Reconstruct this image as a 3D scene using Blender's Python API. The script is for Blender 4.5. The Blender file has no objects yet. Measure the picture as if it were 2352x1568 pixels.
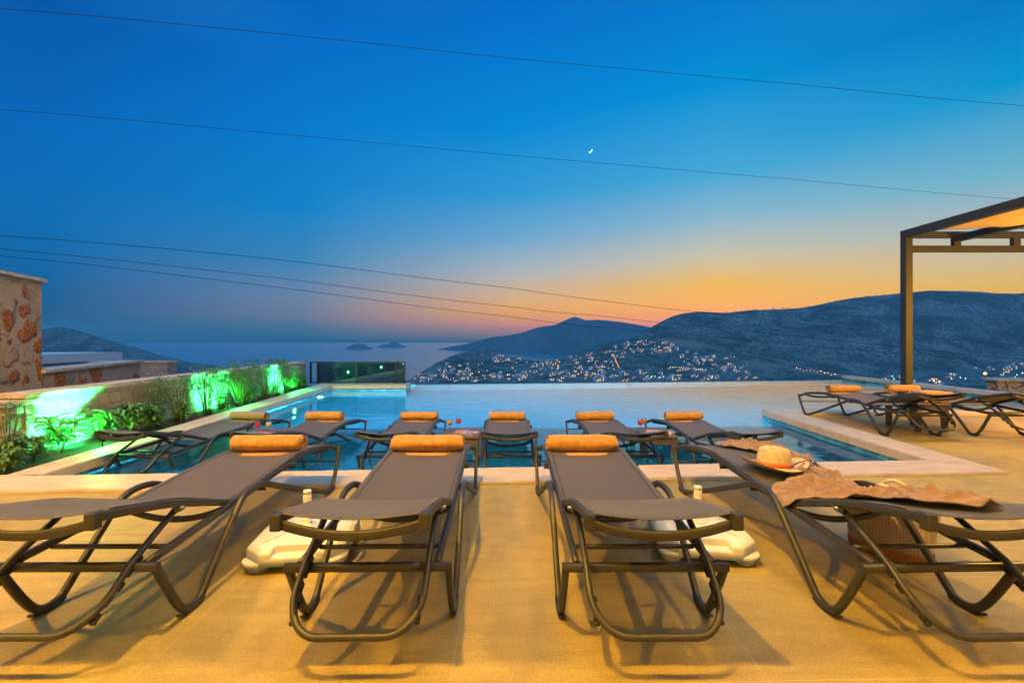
import bpy, bmesh, math, random
from mathutils import Vector, Matrix, noise
from mathutils.bvhtree import BVHTree
random.seed(7)
R = math.radians
SC = bpy.context.scene
COL = SC.collection
# ------------------------------------------------------------------ camera
CAMH = 1.147
FD = 1045.7            # focal length in pixels of the 2352 px wide study copy
cd = bpy.data.cameras.new('camera'); cam = bpy.data.objects.new('camera', cd); COL.objects.link(cam)
cam.location = (0, 0, CAMH); cam.rotation_euler = (R(90), 0, 0)
cd.sensor_width = 36; cd.lens = 16.0; cd.clip_start = 0.05; cd.clip_end = 200000
SC.camera = cam
SC.view_settings.view_transform = 'Standard'; SC.view_settings.look = 'None'
SC.view_settings.exposure = 0.0; SC.view_settings.gamma = 1.0
SC.cycles.use_denoising = True
SC.cycles.max_bounces = 8; SC.cycles.diffuse_bounces = 3; SC.cycles.glossy_bounces = 4
SC.cycles.transmission_bounces = 6; SC.cycles.transparent_max_bounces = 12; SC.cycles.volume_bounces = 0
SC.cycles.sample_clamp_indirect = 4.0

def at(x, y, D):
    return Vector(((x-1176)/FD*D, D, CAMH+(784-y)/FD*D))
def lin(c):
    return tuple((v/255/12.92 if v/255 <= .04045 else ((v/255+.055)/1.055)**2.4) for v in c)

# ------------------------------------------------------------------ world: dusk sky
W = bpy.data.worlds.new('World'); SC.world = W; W.use_nodes = True
nt = W.node_tree; nt.nodes.clear()
def N(t, typ, **k):
    n = t.nodes.new(typ)
    for a, b in k.items(): setattr(n, a, b)
    return n
SKY = {   # azimuth column (study px x): rows (study px y, sRGB)
 -900:[(-400,(40,118,185)),(0,(0,70,150)),(400,(0,84,158)),(640,(0,82,145)),(740,(0,74,132)),(790,(0,72,125))],
 100:[(-400,(40,118,185)),(0,(0,88,172)),(300,(0,104,188)),(500,(4,108,180)),(600,(0,102,168)),(700,(0,92,152)),(760,(10,92,148)),(790,(10,90,145))],
 700:[(-400,(40,118,185)),(0,(0,102,192)),(300,(0,122,205)),(480,(20,130,200)),(600,(60,132,184)),(680,(104,130,168)),(725,(104,118,158)),(760,(62,106,150)),(790,(20,92,142))],
 1176:[(-400,(40,118,185)),(0,(0,108,202)),(300,(8,138,214)),(450,(50,152,212)),(550,(110,166,206)),(620,(166,178,190)),(670,(204,174,152)),(715,(222,161,102)),(750,(180,128,118)),(790,(60,100,144))],
 1650:[(-400,(40,118,185)),(0,(0,122,204)),(200,(0,146,214)),(400,(72,168,214)),(500,(140,182,206)),(590,(204,194,170)),(650,(238,186,98)),(700,(251,176,30)),(790,(240,130,20))],
 2300:[(-400,(40,118,185)),(0,(0,122,198)),(200,(14,150,208)),(400,(112,178,204)),(500,(166,182,188)),(600,(206,186,152)),(660,(224,178,88)),(790,(220,150,50))],
 3400:[(-400,(40,118,185)),(0,(0,100,176)),(300,(40,130,180)),(500,(100,140,160)),(650,(150,140,120)),(790,(140,120,100))],
}
tc = N(nt, 'ShaderNodeTexCoord'); sx = N(nt, 'ShaderNodeSeparateXYZ'); nt.links.new(tc.outputs['Generated'], sx.inputs[0])
az = N(nt, 'ShaderNodeMath', operation='ARCTAN2'); nt.links.new(sx.outputs['X'], az.inputs[0]); nt.links.new(sx.outputs['Y'], az.inputs[1])
el = N(nt, 'ShaderNodeMath', operation='ARCSINE'); nt.links.new(sx.outputs['Z'], el.inputs[0])
eln = N(nt, 'ShaderNodeMapRange'); eln.inputs['From Min'].default_value = 0; eln.inputs['From Max'].default_value = R(60)
nt.links.new(el.outputs[0], eln.inputs['Value'])
prev = None; keys = sorted(SKY); prevaz = None
HD = 0.65e-4; HAZE_TOP = 515.; HCOL = (.03, .12, .42)     # haze density, top of the haze box, its own glow colour
def through(c, e):     # colour the sky needs above the air so that it shows as c through it
    L = min(HAZE_TOP/max(math.sin(e), 1e-4), 17000); T = math.exp(-HD*L)
    return tuple(max(0, (v-h*(1-T))/T)/6 for v, h in zip(c, HCOL))
for k in keys:
    rp = N(nt, 'ShaderNodeValToRGB'); nt.links.new(eln.outputs[0], rp.inputs[0])
    pts = []
    for (y, c) in SKY[k]:
        e = math.atan2(784-y, math.hypot(FD, min(max(k,-600),3000)-1176))
        pts.append((max(0, e/R(60)), through(lin(c), max(e, 0))))
    pts.sort(key=lambda q: q[0])
    while len(rp.color_ramp.elements) > 1: rp.color_ramp.elements.remove(rp.color_ramp.elements[0])
    rp.color_ramp.elements[0].position = pts[0][0]; rp.color_ramp.elements[0].color = (*pts[0][1], 1)
    for p, c in pts[1:]:
        e_ = rp.color_ramp.elements.new(p); e_.color = (*c, 1)
    a = math.atan2(k-1176, FD)
    if prev is None: prev = rp.outputs[0]
    else:
        mr = N(nt, 'ShaderNodeMapRange', interpolation_type='SMOOTHSTEP'if k in(-900,100,3400) else 'LINEAR'); mr.inputs['From Min'].default_value = prevaz; mr.inputs['From Max'].default_value = a
        nt.links.new(az.outputs[0], mr.inputs['Value'])
        mx = N(nt, 'ShaderNodeMix', data_type='RGBA'); nt.links.new(mr.outputs[0], mx.inputs['Factor'])
        nt.links.new(prev, mx.inputs[6]); nt.links.new(rp.outputs[0], mx.inputs[7]); prev = mx.outputs[2]
    prevaz = a
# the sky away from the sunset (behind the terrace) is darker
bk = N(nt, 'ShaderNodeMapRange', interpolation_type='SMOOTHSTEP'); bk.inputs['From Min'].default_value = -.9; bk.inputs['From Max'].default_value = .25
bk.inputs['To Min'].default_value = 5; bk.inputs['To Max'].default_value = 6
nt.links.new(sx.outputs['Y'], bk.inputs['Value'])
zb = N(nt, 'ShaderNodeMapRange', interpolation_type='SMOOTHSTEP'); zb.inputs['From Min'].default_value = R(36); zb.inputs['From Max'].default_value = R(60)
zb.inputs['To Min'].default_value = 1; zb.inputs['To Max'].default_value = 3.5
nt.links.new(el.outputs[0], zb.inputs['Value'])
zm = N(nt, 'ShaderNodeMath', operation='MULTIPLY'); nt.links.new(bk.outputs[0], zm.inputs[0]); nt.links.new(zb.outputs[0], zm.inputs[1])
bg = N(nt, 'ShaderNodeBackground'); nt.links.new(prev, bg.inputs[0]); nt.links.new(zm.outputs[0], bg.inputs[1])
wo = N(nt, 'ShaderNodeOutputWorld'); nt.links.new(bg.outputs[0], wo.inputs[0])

# ------------------------------------------------------------------ lamps of the place, plus added fill lights
def lamp(name, typ, loc, col, e, size=.06, **k):
    d = bpy.data.lights.new(name, typ); d.energy = e; d.color = col
    if typ in ('POINT', 'SPOT'): d.shadow_soft_size = size
    for a, b in k.items(): setattr(d, a, b)
    o = bpy.data.objects.new(name, d); COL.objects.link(o); o.location = loc; return o
def aim(o, p):
    o.rotation_euler = (Vector(p)-o.location).to_track_quat('-Z', 'Y').to_euler()
WARM = (1.0, .53, .02)
lamp('villa_lamp', 'POINT', (-1.28, .71, 6.0), WARM, 1750, .07)
lamp('villa_lamp', 'POINT', (2.1, .71, 6.0), WARM, 620, .07)  # added fill lamp, lightens the lounger shadows
lamp('villa_lamp', 'POINT', (-7.5, .71, 5.6), WARM, 420, .07)
lamp('villa_lamp', 'POINT', (-4.5, .6, 5.5), WARM, 1250, .07)
lamp('villa_lamp', 'POINT', (5.2, .6, 5.5), (1.0, .58, .16), 170, .10)
lamp('pergola_lamp', 'POINT', (8.2, 5.0, 1.6), (1.0, .50, .04), 640, .1)
l = lamp('afterglow', 'SUN', (0, 0, 50), (.80, .88, 1.0), .62, angle=R(70)); l.rotation_euler = (R(38), 0, R(-28))  # added soft fill from behind, brightens the hills and town
GREEN = (.02, 1.0, .16)

# ------------------------------------------------------------------ material helpers
def mat(name, col, rough=.6, metal=0, bump=None, var=None, spec=.5, **k):
    m = bpy.data.materials.new(name); m.use_nodes = True; t = m.node_tree
    b = t.nodes['Principled BSDF']; b.inputs['Base Color'].default_value = (*col, 1)
    b.inputs['Roughness'].default_value = rough; b.inputs['Metallic'].default_value = metal
    b.inputs['Specular IOR Level'].default_value = spec
    if var or bump:
        tc = N(t, 'ShaderNodeTexCoord')
    if var:     # (scale, second colour, contrast lo, hi)
        n = N(t, 'ShaderNodeTexNoise'); n.inputs['Scale'].default_value = var[0]; n.inputs['Detail'].default_value = 6
        t.links.new(tc.outputs['Object'], n.inputs['Vector'])
        r = N(t, 'ShaderNodeMapRange'); r.inputs['From Min'].default_value = var[2]; r.inputs['From Max'].default_value = var[3]
        t.links.new(n.outputs[0], r.inputs['Value'])
        mx = N(t, 'ShaderNodeMix', data_type='RGBA'); mx.inputs[6].default_value = (*col, 1); mx.inputs[7].default_value = (*var[1], 1)
        t.links.new(r.outputs[0], mx.inputs['Factor']); t.links.new(mx.outputs[2], b.inputs['Base Color'])
    if bump:    # (scale, distance)
        n = N(t, 'ShaderNodeTexNoise'); n.inputs['Scale'].default_value = bump[0]; n.inputs['Detail'].default_value = 5
        t.links.new(tc.outputs['Object'], n.inputs['Vector'])
        bp = N(t, 'ShaderNodeBump'); bp.inputs['Distance'].default_value = bump[1]; bp.inputs['Strength'].default_value = 1
        t.links.new(n.outputs[0], bp.inputs['Height']); t.links.new(bp.outputs[0], b.inputs['Normal'])
    return m
def emit(name, col, s):
    m = bpy.data.materials.new(name); m.use_nodes = True; t = m.node_tree
    b = t.nodes['Principled BSDF']; b.inputs['Base Color'].default_value = (*col, 1)
    b.inputs['Emission Color'].default_value = (*col, 1); b.inputs['Emission Strength'].default_value = s
    return m
M = {}
M['frame'] = mat('anthracite_powder_coat', (.034, .034, .033), .42, .12, bump=(420, .0002))
M['rubber'] = mat('black_rubber', (.012, .012, .012), .7)
M['steel'] = mat('steel_bolt', (.5, .5, .5), .3, 1)
M['wplastic'] = mat('white_plastic', (.82, .77, .62), .42, bump=(60, .0006), var=(14, (.70, .62, .44), .5, .75))
M['towel'] = mat('brown_terry', (.60, .30, .055), .95, bump=(140, .009), var=(30, (.50, .23, .04), .38, .62), spec=.1)
M['towel'].node_tree.nodes['Principled BSDF'].inputs['Sheen Weight'].default_value = .5
M['towelgrey'] = mat('grey_terry', (.30, .24, .18), .95, bump=(260, .006), spec=.1)
M['throw'] = mat('taupe_terry', (.33, .20, .11), .95, bump=(260, .005), var=(30, (.25, .145, .08), .38, .62), spec=.1)
M['throw'].node_tree.nodes['Principled BSDF'].inputs['Sheen Weight'].default_value = .5
M['straw'] = mat('straw', (.66, .50, .26), .85, bump=(160, .002), var=(60, (.56, .40, .18), .4, .6))
M['band'] = mat('orange_band', (.60, .13, .02), .8)
M['lens'] = mat('blue_lens', (.02, .08, .35), .08, .4)
M['leather'] = mat('tan_leather', (.52, .17, .03), .6, bump=(50, .001))
M['amber'] = mat('amber_cloth', (.68, .34, .04), .9, bump=(90, .004))
M['rope'] = mat('cream_rope', (.66, .56, .40), .9, bump=(150, .003))
M['pergola'] = mat('pergola_metal', (.020, .020, .020), .6, .1, bump=(300, .0003))
M['canvas'] = mat('pergola_canvas', (.70, .45, .12), .9, bump=(120, .001))
M['capstone'] = mat('cap_stone', (.50, .42, .32), .7, bump=(14, .01), var=(7, (.38, .30, .21), .45, .7))
M['soil'] = mat('soil', (.06, .045, .03), .95, bump=(25, .03))
M['white'] = mat('white_render', (.62, .62, .60), .8)
M['leaf'] = mat('leaf', (.07, .17, .035), .5, var=(20, (.12, .24, .04), .4, .6))
M['leaf'].node_tree.nodes['Principled BSDF'].inputs['Subsurface Weight'].default_value = 0
M['reed'] = mat('papyrus_green', (.05, .14, .02), .55, var=(12, (.09, .17, .03), .4, .6))
M['treed'] = mat('tree_foliage', (.035, .05, .025), .9, var=(.4, (.06, .08, .035), .4, .6))
M['trunk'] = mat('tree_bark', (.09, .06, .04), .9)
M['cable'] = mat('cable', (.02, .02, .022), .7)
M['glassframe'] = mat('dark_metal', (.02, .025, .03), .4, .5)

def fabric_mat():
    m = bpy.data.materials.new('sling_fabric'); m.use_nodes = True; t = m.node_tree; b = t.nodes['Principled BSDF']
    tc = N(t, 'ShaderNodeTexCoord')
    w = N(t, 'ShaderNodeTexChecker'); w.inputs['Scale'].default_value = 420
    w.inputs[1].default_value = (.044, .042, .041, 1); w.inputs[2].default_value = (.088, .083, .080, 1)
    t.links.new(tc.outputs['Object'], w.inputs[0])
    n = N(t, 'ShaderNodeTexNoise'); n.inputs['Scale'].default_value = 6; t.links.new(tc.outputs['Object'], n.inputs[0])
    mx = N(t, 'ShaderNodeMix', data_type='RGBA', blend_type='MULTIPLY'); mx.inputs[0].default_value = .25
    t.links.new(w.outputs[0], mx.inputs[6]); t.links.new(n.outputs[0], mx.inputs[7])
    t.links.new(mx.outputs[2], b.inputs['Base Color']); b.inputs['Roughness'].default_value = .62
    b.inputs['Sheen Weight'].default_value = .15
    return m
M['sling'] = fabric_mat(); M['hem'] = mat('sling_hem', (.045, .042, .040), .6)

def wicker_mat():
    m = bpy.data.materials.new('wicker'); m.use_nodes = True; t = m.node_tree; b = t.nodes['Principled BSDF']
    tc = N(t, 'ShaderNodeTexCoord')
    br = N(t, 'ShaderNodeTexBrick'); br.inputs['Scale'].default_value = 30; br.inputs['Color1'].default_value = (.11, .08, .055, 1)
    br.inputs['Color2'].default_value = (.15, .11, .075, 1); br.inputs['Mortar'].default_value = (.03, .022, .016, 1); br.inputs['Mortar Size'].default_value = .03
    mp = N(t, 'ShaderNodeMapping'); mp.inputs['Rotation'].default_value = (R(90), 0, 0)
    t.links.new(tc.outputs['Object'], mp.inputs[0]); t.links.new(mp.outputs[0], br.inputs[0])
    t.links.new(br.outputs[0], b.inputs['Base Color']); b.inputs['Roughness'].default_value = .5
    bp = N(t, 'ShaderNodeBump'); bp.inputs['Distance'].default_value = .003; t.links.new(br.outputs['Color'], bp.inputs['Height']); t.links.new(bp.outputs[0], b.inputs['Normal'])
    return m
M['wicker'] = wicker_mat()

def weave_mat():
    m = bpy.data.materials.new('basket_weave'); m.use_nodes = True; t = m.node_tree; b = t.nodes['Principled BSDF']
    tc = N(t, 'ShaderNodeTexCoord')
    w1 = N(t, 'ShaderNodeTexWave', bands_direction='Z'); w1.inputs['Scale'].default_value = 28
    w2 = N(t, 'ShaderNodeTexWave', bands_direction='X'); w2.inputs['Scale'].default_value = 22
    for w in (w1, w2): t.links.new(tc.outputs['Object'], w.inputs[0])
    mu = N(t, 'ShaderNodeMath', operation='MULTIPLY'); t.links.new(w1.outputs['Fac'], mu.inputs[0]); t.links.new(w2.outputs['Fac'], mu.inputs[1])
    mx = N(t, 'ShaderNodeMix', data_type='RGBA'); mx.inputs[6].default_value = (.60, .40, .20, 1); mx.inputs[7].default_value = (.86, .70, .45, 1)
    t.links.new(mu.outputs[0], mx.inputs[0]); t.links.new(mx.outputs[2], b.inputs['Base Color']); b.inputs['Roughness'].default_value = .8
    bp = N(t, 'ShaderNodeBump'); bp.inputs['Distance'].default_value = .004; t.links.new(mu.outputs[0], bp.inputs['Height']); t.links.new(bp.outputs[0], b.inputs['Normal'])
    return m
M['weave'] = weave_mat()

def floor_mat():
    m = bpy.data.materials.new('porcelain_tiles'); m.use_nodes = True; t = m.node_tree; b = t.nodes['Principled BSDF']
    g = N(t, 'ShaderNodeNewGeometry'); s = N(t, 'ShaderNodeSeparateXYZ'); t.links.new(g.outputs['Position'], s.inputs[0])
    def joint(sock, off, step):
        a = N(t, 'ShaderNodeMath', operation='SUBTRACT'); t.links.new(sock, a.inputs[0]); a.inputs[1].default_value = off
        c = N(t, 'ShaderNodeMath', operation='PINGPONG'); t.links.new(a.outputs[0], c.inputs[0]); c.inputs[1].default_value = step/2
        d = N(t, 'ShaderNodeMath', operation='LESS_THAN'); t.links.new(c.outputs[0], d.inputs[0]); d.inputs[1].default_value = .0015
        return d.outputs[0]
    # rows rise a little to the right, as laid
    sl = N(t, 'ShaderNodeMath', operation='MULTIPLY_ADD'); t.links.new(s.outputs['X'], sl.inputs[0]); sl.inputs[1].default_value = -.028; t.links.new(s.outputs['Y'], sl.inputs[2])
    jx = joint(s.outputs['X'], -.21, 1.08); jy = joint(sl.outputs[0], 2.16, .645)
    j = N(t, 'ShaderNodeMath', operation='MAXIMUM'); t.links.new(jx, j.inputs[0]); t.links.new(jy, j.inputs[1])
    mp = N(t, 'ShaderNodeMapping'); mp.inputs['Scale'].default_value = (1.2, 9, 1); t.links.new(g.outputs['Position'], mp.inputs[0])
    n1 = N(t, 'ShaderNodeTexNoise'); n1.inputs['Scale'].default_value = 2.2; n1.inputs['Detail'].default_value = 9; n1.inputs['Roughness'].default_value = .7; t.links.new(mp.outputs[0], n1.inputs[0])
    n2 = N(t, 'ShaderNodeTexNoise'); n2.inputs['Scale'].default_value = 130; n2.inputs['Detail'].default_value = 4; t.links.new(g.outputs['Position'], n2.inputs[0])
    n3 = N(t, 'ShaderNodeTexNoise'); n3.inputs['Scale'].default_value = 1.1; n3.inputs['Detail'].default_value = 5; t.links.new(g.outputs['Position'], n3.inputs[0])
    r1 = N(t, 'ShaderNodeValToRGB'); e = r1.color_ramp.elements
    e[0].position = .33; e[0].color = (.36, .26, .060, 1); e[1].position = .68; e[1].color = (.46, .345, .090, 1)
    t.links.new(n1.outputs[0], r1.inputs[0])
    mx = N(t, 'ShaderNodeMix', data_type='RGBA', blend_type='OVERLAY'); mx.inputs[0].default_value = .6
    t.links.new(r1.outputs[0], mx.inputs[6]); t.links.new(n2.outputs[0], mx.inputs[7])
    mz = N(t, 'ShaderNodeMix', data_type='RGBA', blend_type='OVERLAY'); mz.inputs[0].default_value = .35
    t.links.new(mx.outputs[2], mz.inputs[6]); t.links.new(n3.outputs[0], mz.inputs[7])
    def tid(sock, off, step):
        a = N(t, 'ShaderNodeMath', operation='SUBTRACT'); t.links.new(sock, a.inputs[0]); a.inputs[1].default_value = off
        c = N(t, 'ShaderNodeMath', operation='DIVIDE'); t.links.new(a.outputs[0], c.inputs[0]); c.inputs[1].default_value = step
        d = N(t, 'ShaderNodeMath', operation='FLOOR'); t.links.new(c.outputs[0], d.inputs[0]); return d.outputs[0]
    cc = N(t, 'ShaderNodeCombineXYZ'); t.links.new(tid(s.outputs['X'], -.21, 1.08), cc.inputs[0]); t.links.new(tid(sl.outputs[0], 2.16, .645), cc.inputs[1])
    wn = N(t, 'ShaderNodeTexWhiteNoise', noise_dimensions='3D'); t.links.new(cc.outputs[0], wn.inputs[0])
    wr = N(t, 'ShaderNodeMapRange'); wr.inputs['To Min'].default_value = .95; wr.inputs['To Max'].default_value = 1.05; t.links.new(wn.outputs['Value'], wr.inputs[0])
    n4 = N(t, 'ShaderNodeTexNoise'); n4.inputs['Scale'].default_value = 3.3; n4.inputs['Detail'].default_value = 8; n4.inputs['Distortion'].default_value = 1.5; t.links.new(g.outputs['Position'], n4.inputs[0])
    w4 = N(t, 'ShaderNodeMapRange'); w4.inputs['From Min'].default_value = .35; w4.inputs['From Max'].default_value = .5; w4.inputs['To Min'].default_value = .84; w4.inputs['To Max'].default_value = 1.0; t.links.new(n4.outputs[0], w4.inputs[0])
    wm = N(t, 'ShaderNodeMath', operation='MULTIPLY'); t.links.new(wr.outputs[0], wm.inputs[0]); t.links.new(w4.outputs[0], wm.inputs[1])
    vs = N(t, 'ShaderNodeVectorMath', operation='SCALE'); t.links.new(mz.outputs[2], vs.inputs[0]); t.links.new(wm.outputs[0], vs.inputs['Scale'])
    m2 = N(t, 'ShaderNodeMix', data_type='RGBA'); t.links.new(j.outputs[0], m2.inputs[0]); t.links.new(vs.outputs[0], m2.inputs[6]); m2.inputs[7].default_value = (.52, .40, .16, 1)
    t.links.new(m2.outputs[2], b.inputs['Base Color'])
    rr = N(t, 'ShaderNodeMapRange'); rr.inputs['To Min'].default_value = .42; rr.inputs['To Max'].default_value = .68; t.links.new(n3.outputs[0], rr.inputs[0]); t.links.new(rr.outputs[0], b.inputs['Roughness'])
    bp = N(t, 'ShaderNodeBump'); bp.inputs['Distance'].default_value = .0022; t.links.new(n2.outputs[0], bp.inputs['Height']); t.links.new(bp.outputs[0], b.inputs['Normal'])
    return m
M['floor'] = floor_mat()

def travertine():
    m = bpy.data.materials.new('travertine'); m.use_nodes = True; t = m.node_tree; b = t.nodes['Principled BSDF']
    g = N(t, 'ShaderNodeNewGeometry')
    mp = N(t, 'ShaderNodeMapping'); mp.inputs['Scale'].default_value = (1, 3, 3); mp.inputs['Rotation'].default_value = (0, 0, .35); t.links.new(g.outputs['Position'], mp.inputs[0])
    n1 = N(t, 'ShaderNodeTexNoise'); n1.inputs['Scale'].default_value = 4; n1.inputs['Detail'].default_value = 9; n1.inputs['Roughness'].default_value = .68; n1.inputs['Distortion'].default_value = .6; t.links.new(mp.outputs[0], n1.inputs[0])
    r1 = N(t, 'ShaderNodeValToRGB'); e = r1.color_ramp.elements
    e[0].position = .22; e[0].color = (.40, .28, .16, 1); e[1].position = .46; e[1].color = (.60, .47, .30, 1)
    e2 = e.new(.7); e2.color = (.66, .54, .37, 1)
    t.links.new(n1.outputs[0], r1.inputs[0]); t.links.new(r1.outputs[0], b.inputs['Base Color']); b.inputs['Roughness'].default_value = .55
    bp = N(t, 'ShaderNodeBump'); bp.inputs['Distance'].default_value = .004; t.links.new(n1.outputs[0], bp.inputs['Height']); t.links.new(bp.outputs[0], b.inputs['Normal'])
    return m
M['coping'] = travertine()

def pooltile(name, c1, c2, c3, jw=.003):
    m = bpy.data.materials.new(name); m.use_nodes = True; t = m.node_tree; b = t.nodes['Principled BSDF']
    g = N(t, 'ShaderNodeNewGeometry')
    n1 = N(t, 'ShaderNodeTexNoise'); n1.inputs['Scale'].default_value = 3.2; n1.inputs['Detail'].default_value = 8; n1.inputs['Roughness'].default_value = .65; n1.inputs['Distortion'].default_value = 1.4; t.links.new(g.outputs['Position'], n1.inputs[0])
    r1 = N(t, 'ShaderNodeValToRGB'); e = r1.color_ramp.elements
    e[0].position = .34; e[0].color = (*c1, 1); e[1].position = .5; e[1].color = (*c2, 1); e2 = e.new(.68); e2.color = (*c3, 1)
    t.links.new(n1.outputs[0], r1.inputs[0])
    s = N(t, 'ShaderNodeSeparateXYZ'); t.links.new(g.outputs['Position'], s.inputs[0])
    js = []
    for ax, st in (('X', .6), ('Y', .6)):
        c = N(t, 'ShaderNodeMath', operation='PINGPONG'); t.links.new(s.outputs[ax], c.inputs[0]); c.inputs[1].default_value = st/2
        d = N(t, 'ShaderNodeMath', operation='LESS_THAN'); t.links.new(c.outputs[0], d.inputs[0]); d.inputs[1].default_value = jw; js.append(d)
    j = N(t, 'ShaderNodeMath', operation='MAXIMUM'); t.links.new(js[0].outputs[0], j.inputs[0]); t.links.new(js[1].outputs[0], j.inputs[1])
    m2 = N(t, 'ShaderNodeMix', data_type='RGBA'); t.links.new(j.outputs[0], m2.inputs[0]); t.links.new(r1.outputs[0], m2.inputs[6]); m2.inputs[7].default_value = (c1[0]*.6, c1[1]*.6, c1[2]*.6, 1)
    t.links.new(m2.outputs[2], b.inputs['Base Color']); b.inputs['Roughness'].default_value = .35
    return m
M['pooltile'] = pooltile('pool_stone_tile', (.03, .12, .14), (.08, .24, .26), (.26, .38, .33))
M['pooldeep'] = pooltile('pool_deep_tile', (.03, .14, .18), (.05, .20, .26), (.09, .28, .34), 0)

def water_mat(name, tint, wave, dist, rough, refl=(.88, .96, 1), ior=1.33):
    m = bpy.data.materials.new(name); m.use_nodes = True; t = m.node_tree; t.nodes.clear()
    g = N(t, 'ShaderNodeNewGeometry'); mp = N(t, 'ShaderNodeMapping'); mp.inputs['Scale'].default_value = wave; t.links.new(g.outputs['Position'], mp.inputs[0])
    n = N(t, 'ShaderNodeTexNoise'); n.inputs['Scale'].default_value = 1; n.inputs['Detail'].default_value = 4; n.inputs['Distortion'].default_value = .8; t.links.new(mp.outputs[0], n.inputs[0])
    bp = N(t, 'ShaderNodeBump'); bp.inputs['Distance'].default_value = dist; t.links.new(n.outputs[0], bp.inputs['Height'])
    fr = N(t, 'ShaderNodeFresnel'); fr.inputs[0].default_value = ior; t.links.new(bp.outputs[0], fr.inputs['Normal'])
    gl = N(t, 'ShaderNodeBsdfGlossy'); gl.inputs['Roughness'].default_value = rough; gl.inputs[0].default_value = refl+(1,); t.links.new(bp.outputs[0], gl.inputs['Normal'])
    if tint:
        tr = N(t, 'ShaderNodeBsdfRefraction'); tr.inputs[0].default_value = (*tint, 1); tr.inputs['IOR'].default_value = 1.33; tr.inputs['Roughness'].default_value = 0; t.links.new(bp.outputs[0], tr.inputs['Normal'])
    else:
        tr = N(t, 'ShaderNodeBsdfDiffuse'); tr.inputs[0].default_value = (.01, .05, .09, 1)
    mx = N(t, 'ShaderNodeMixShader'); t.links.new(fr.outputs[0], mx.inputs[0]); t.links.new(tr.outputs[0], mx.inputs[1]); t.links.new(gl.outputs[0], mx.inputs[2])
    o = N(t, 'ShaderNodeOutputMaterial'); t.links.new(mx.outputs[0], o.inputs[0])
    return m
M['water'] = water_mat('pool_water', (.72, .95, 1.0), (1.1, 2.2, 1), .007, .03, (.86, .97, 1.0), 1.55)
M['sea'] = water_mat('sea_water', None, (.010, .02, 1), 1.0, .16, (.70, .92, 1.0))

def glass_mat(name, col, tcol=(.8, .85, .85), ior=1.5):
    m = bpy.data.materials.new(name); m.use_nodes = True; t = m.node_tree; t.nodes.clear()
    lw = N(t, 'ShaderNodeLayerWeight'); lw.inputs[0].default_value = .5; pw = N(t, 'ShaderNodeMath', operation='POWER'); t.links.new(lw.outputs['Facing'], pw.inputs[0]); pw.inputs[1].default_value = 4
    fr = N(t, 'ShaderNodeMath', operation='MULTIPLY_ADD'); t.links.new(pw.outputs[0], fr.inputs[0]); r0 = ((ior-1)/(ior+1))**2; fr.inputs[1].default_value = 1-r0; fr.inputs[2].default_value = r0
    gl = N(t, 'ShaderNodeBsdfGlossy'); gl.inputs['Roughness'].default_value = .01; gl.inputs[0].default_value = (*col, 1)
    tr = N(t, 'ShaderNodeBsdfTransparent'); tr.inputs[0].default_value = (*tcol, 1)
    mx = N(t, 'ShaderNodeMixShader'); t.links.new(fr.outputs[0], mx.inputs[0]); t.links.new(tr.outputs[0], mx.inputs[1]); t.links.new(gl.outputs[0], mx.inputs[2])
    o = N(t, 'ShaderNodeOutputMaterial'); t.links.new(mx.outputs[0], o.inputs[0]); return m
M['glass'] = glass_mat('clear_glass', (1, 1, 1), (.97, .98, .98))
M['panel'] = glass_mat('tinted_glass', (1, 1, 1), (.30, .40, .42), 2.1)
def drink(name, c):
    m = mat(name, c, .1); b = m.node_tree.nodes['Principled BSDF']; b.inputs['Subsurface Weight'].default_value = .6; b.inputs['Subsurface Radius'].default_value = (.03, .02, .01); return m
M['red'] = drink('red_juice', (.85, .015, .01)); M['yel'] = drink('yellow_juice', (.85, .50, .05)); M['ora'] = drink('orange_juice', (.85, .36, .02)); M['lemon'] = drink('lemonade', (.75, .68, .42))

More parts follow.
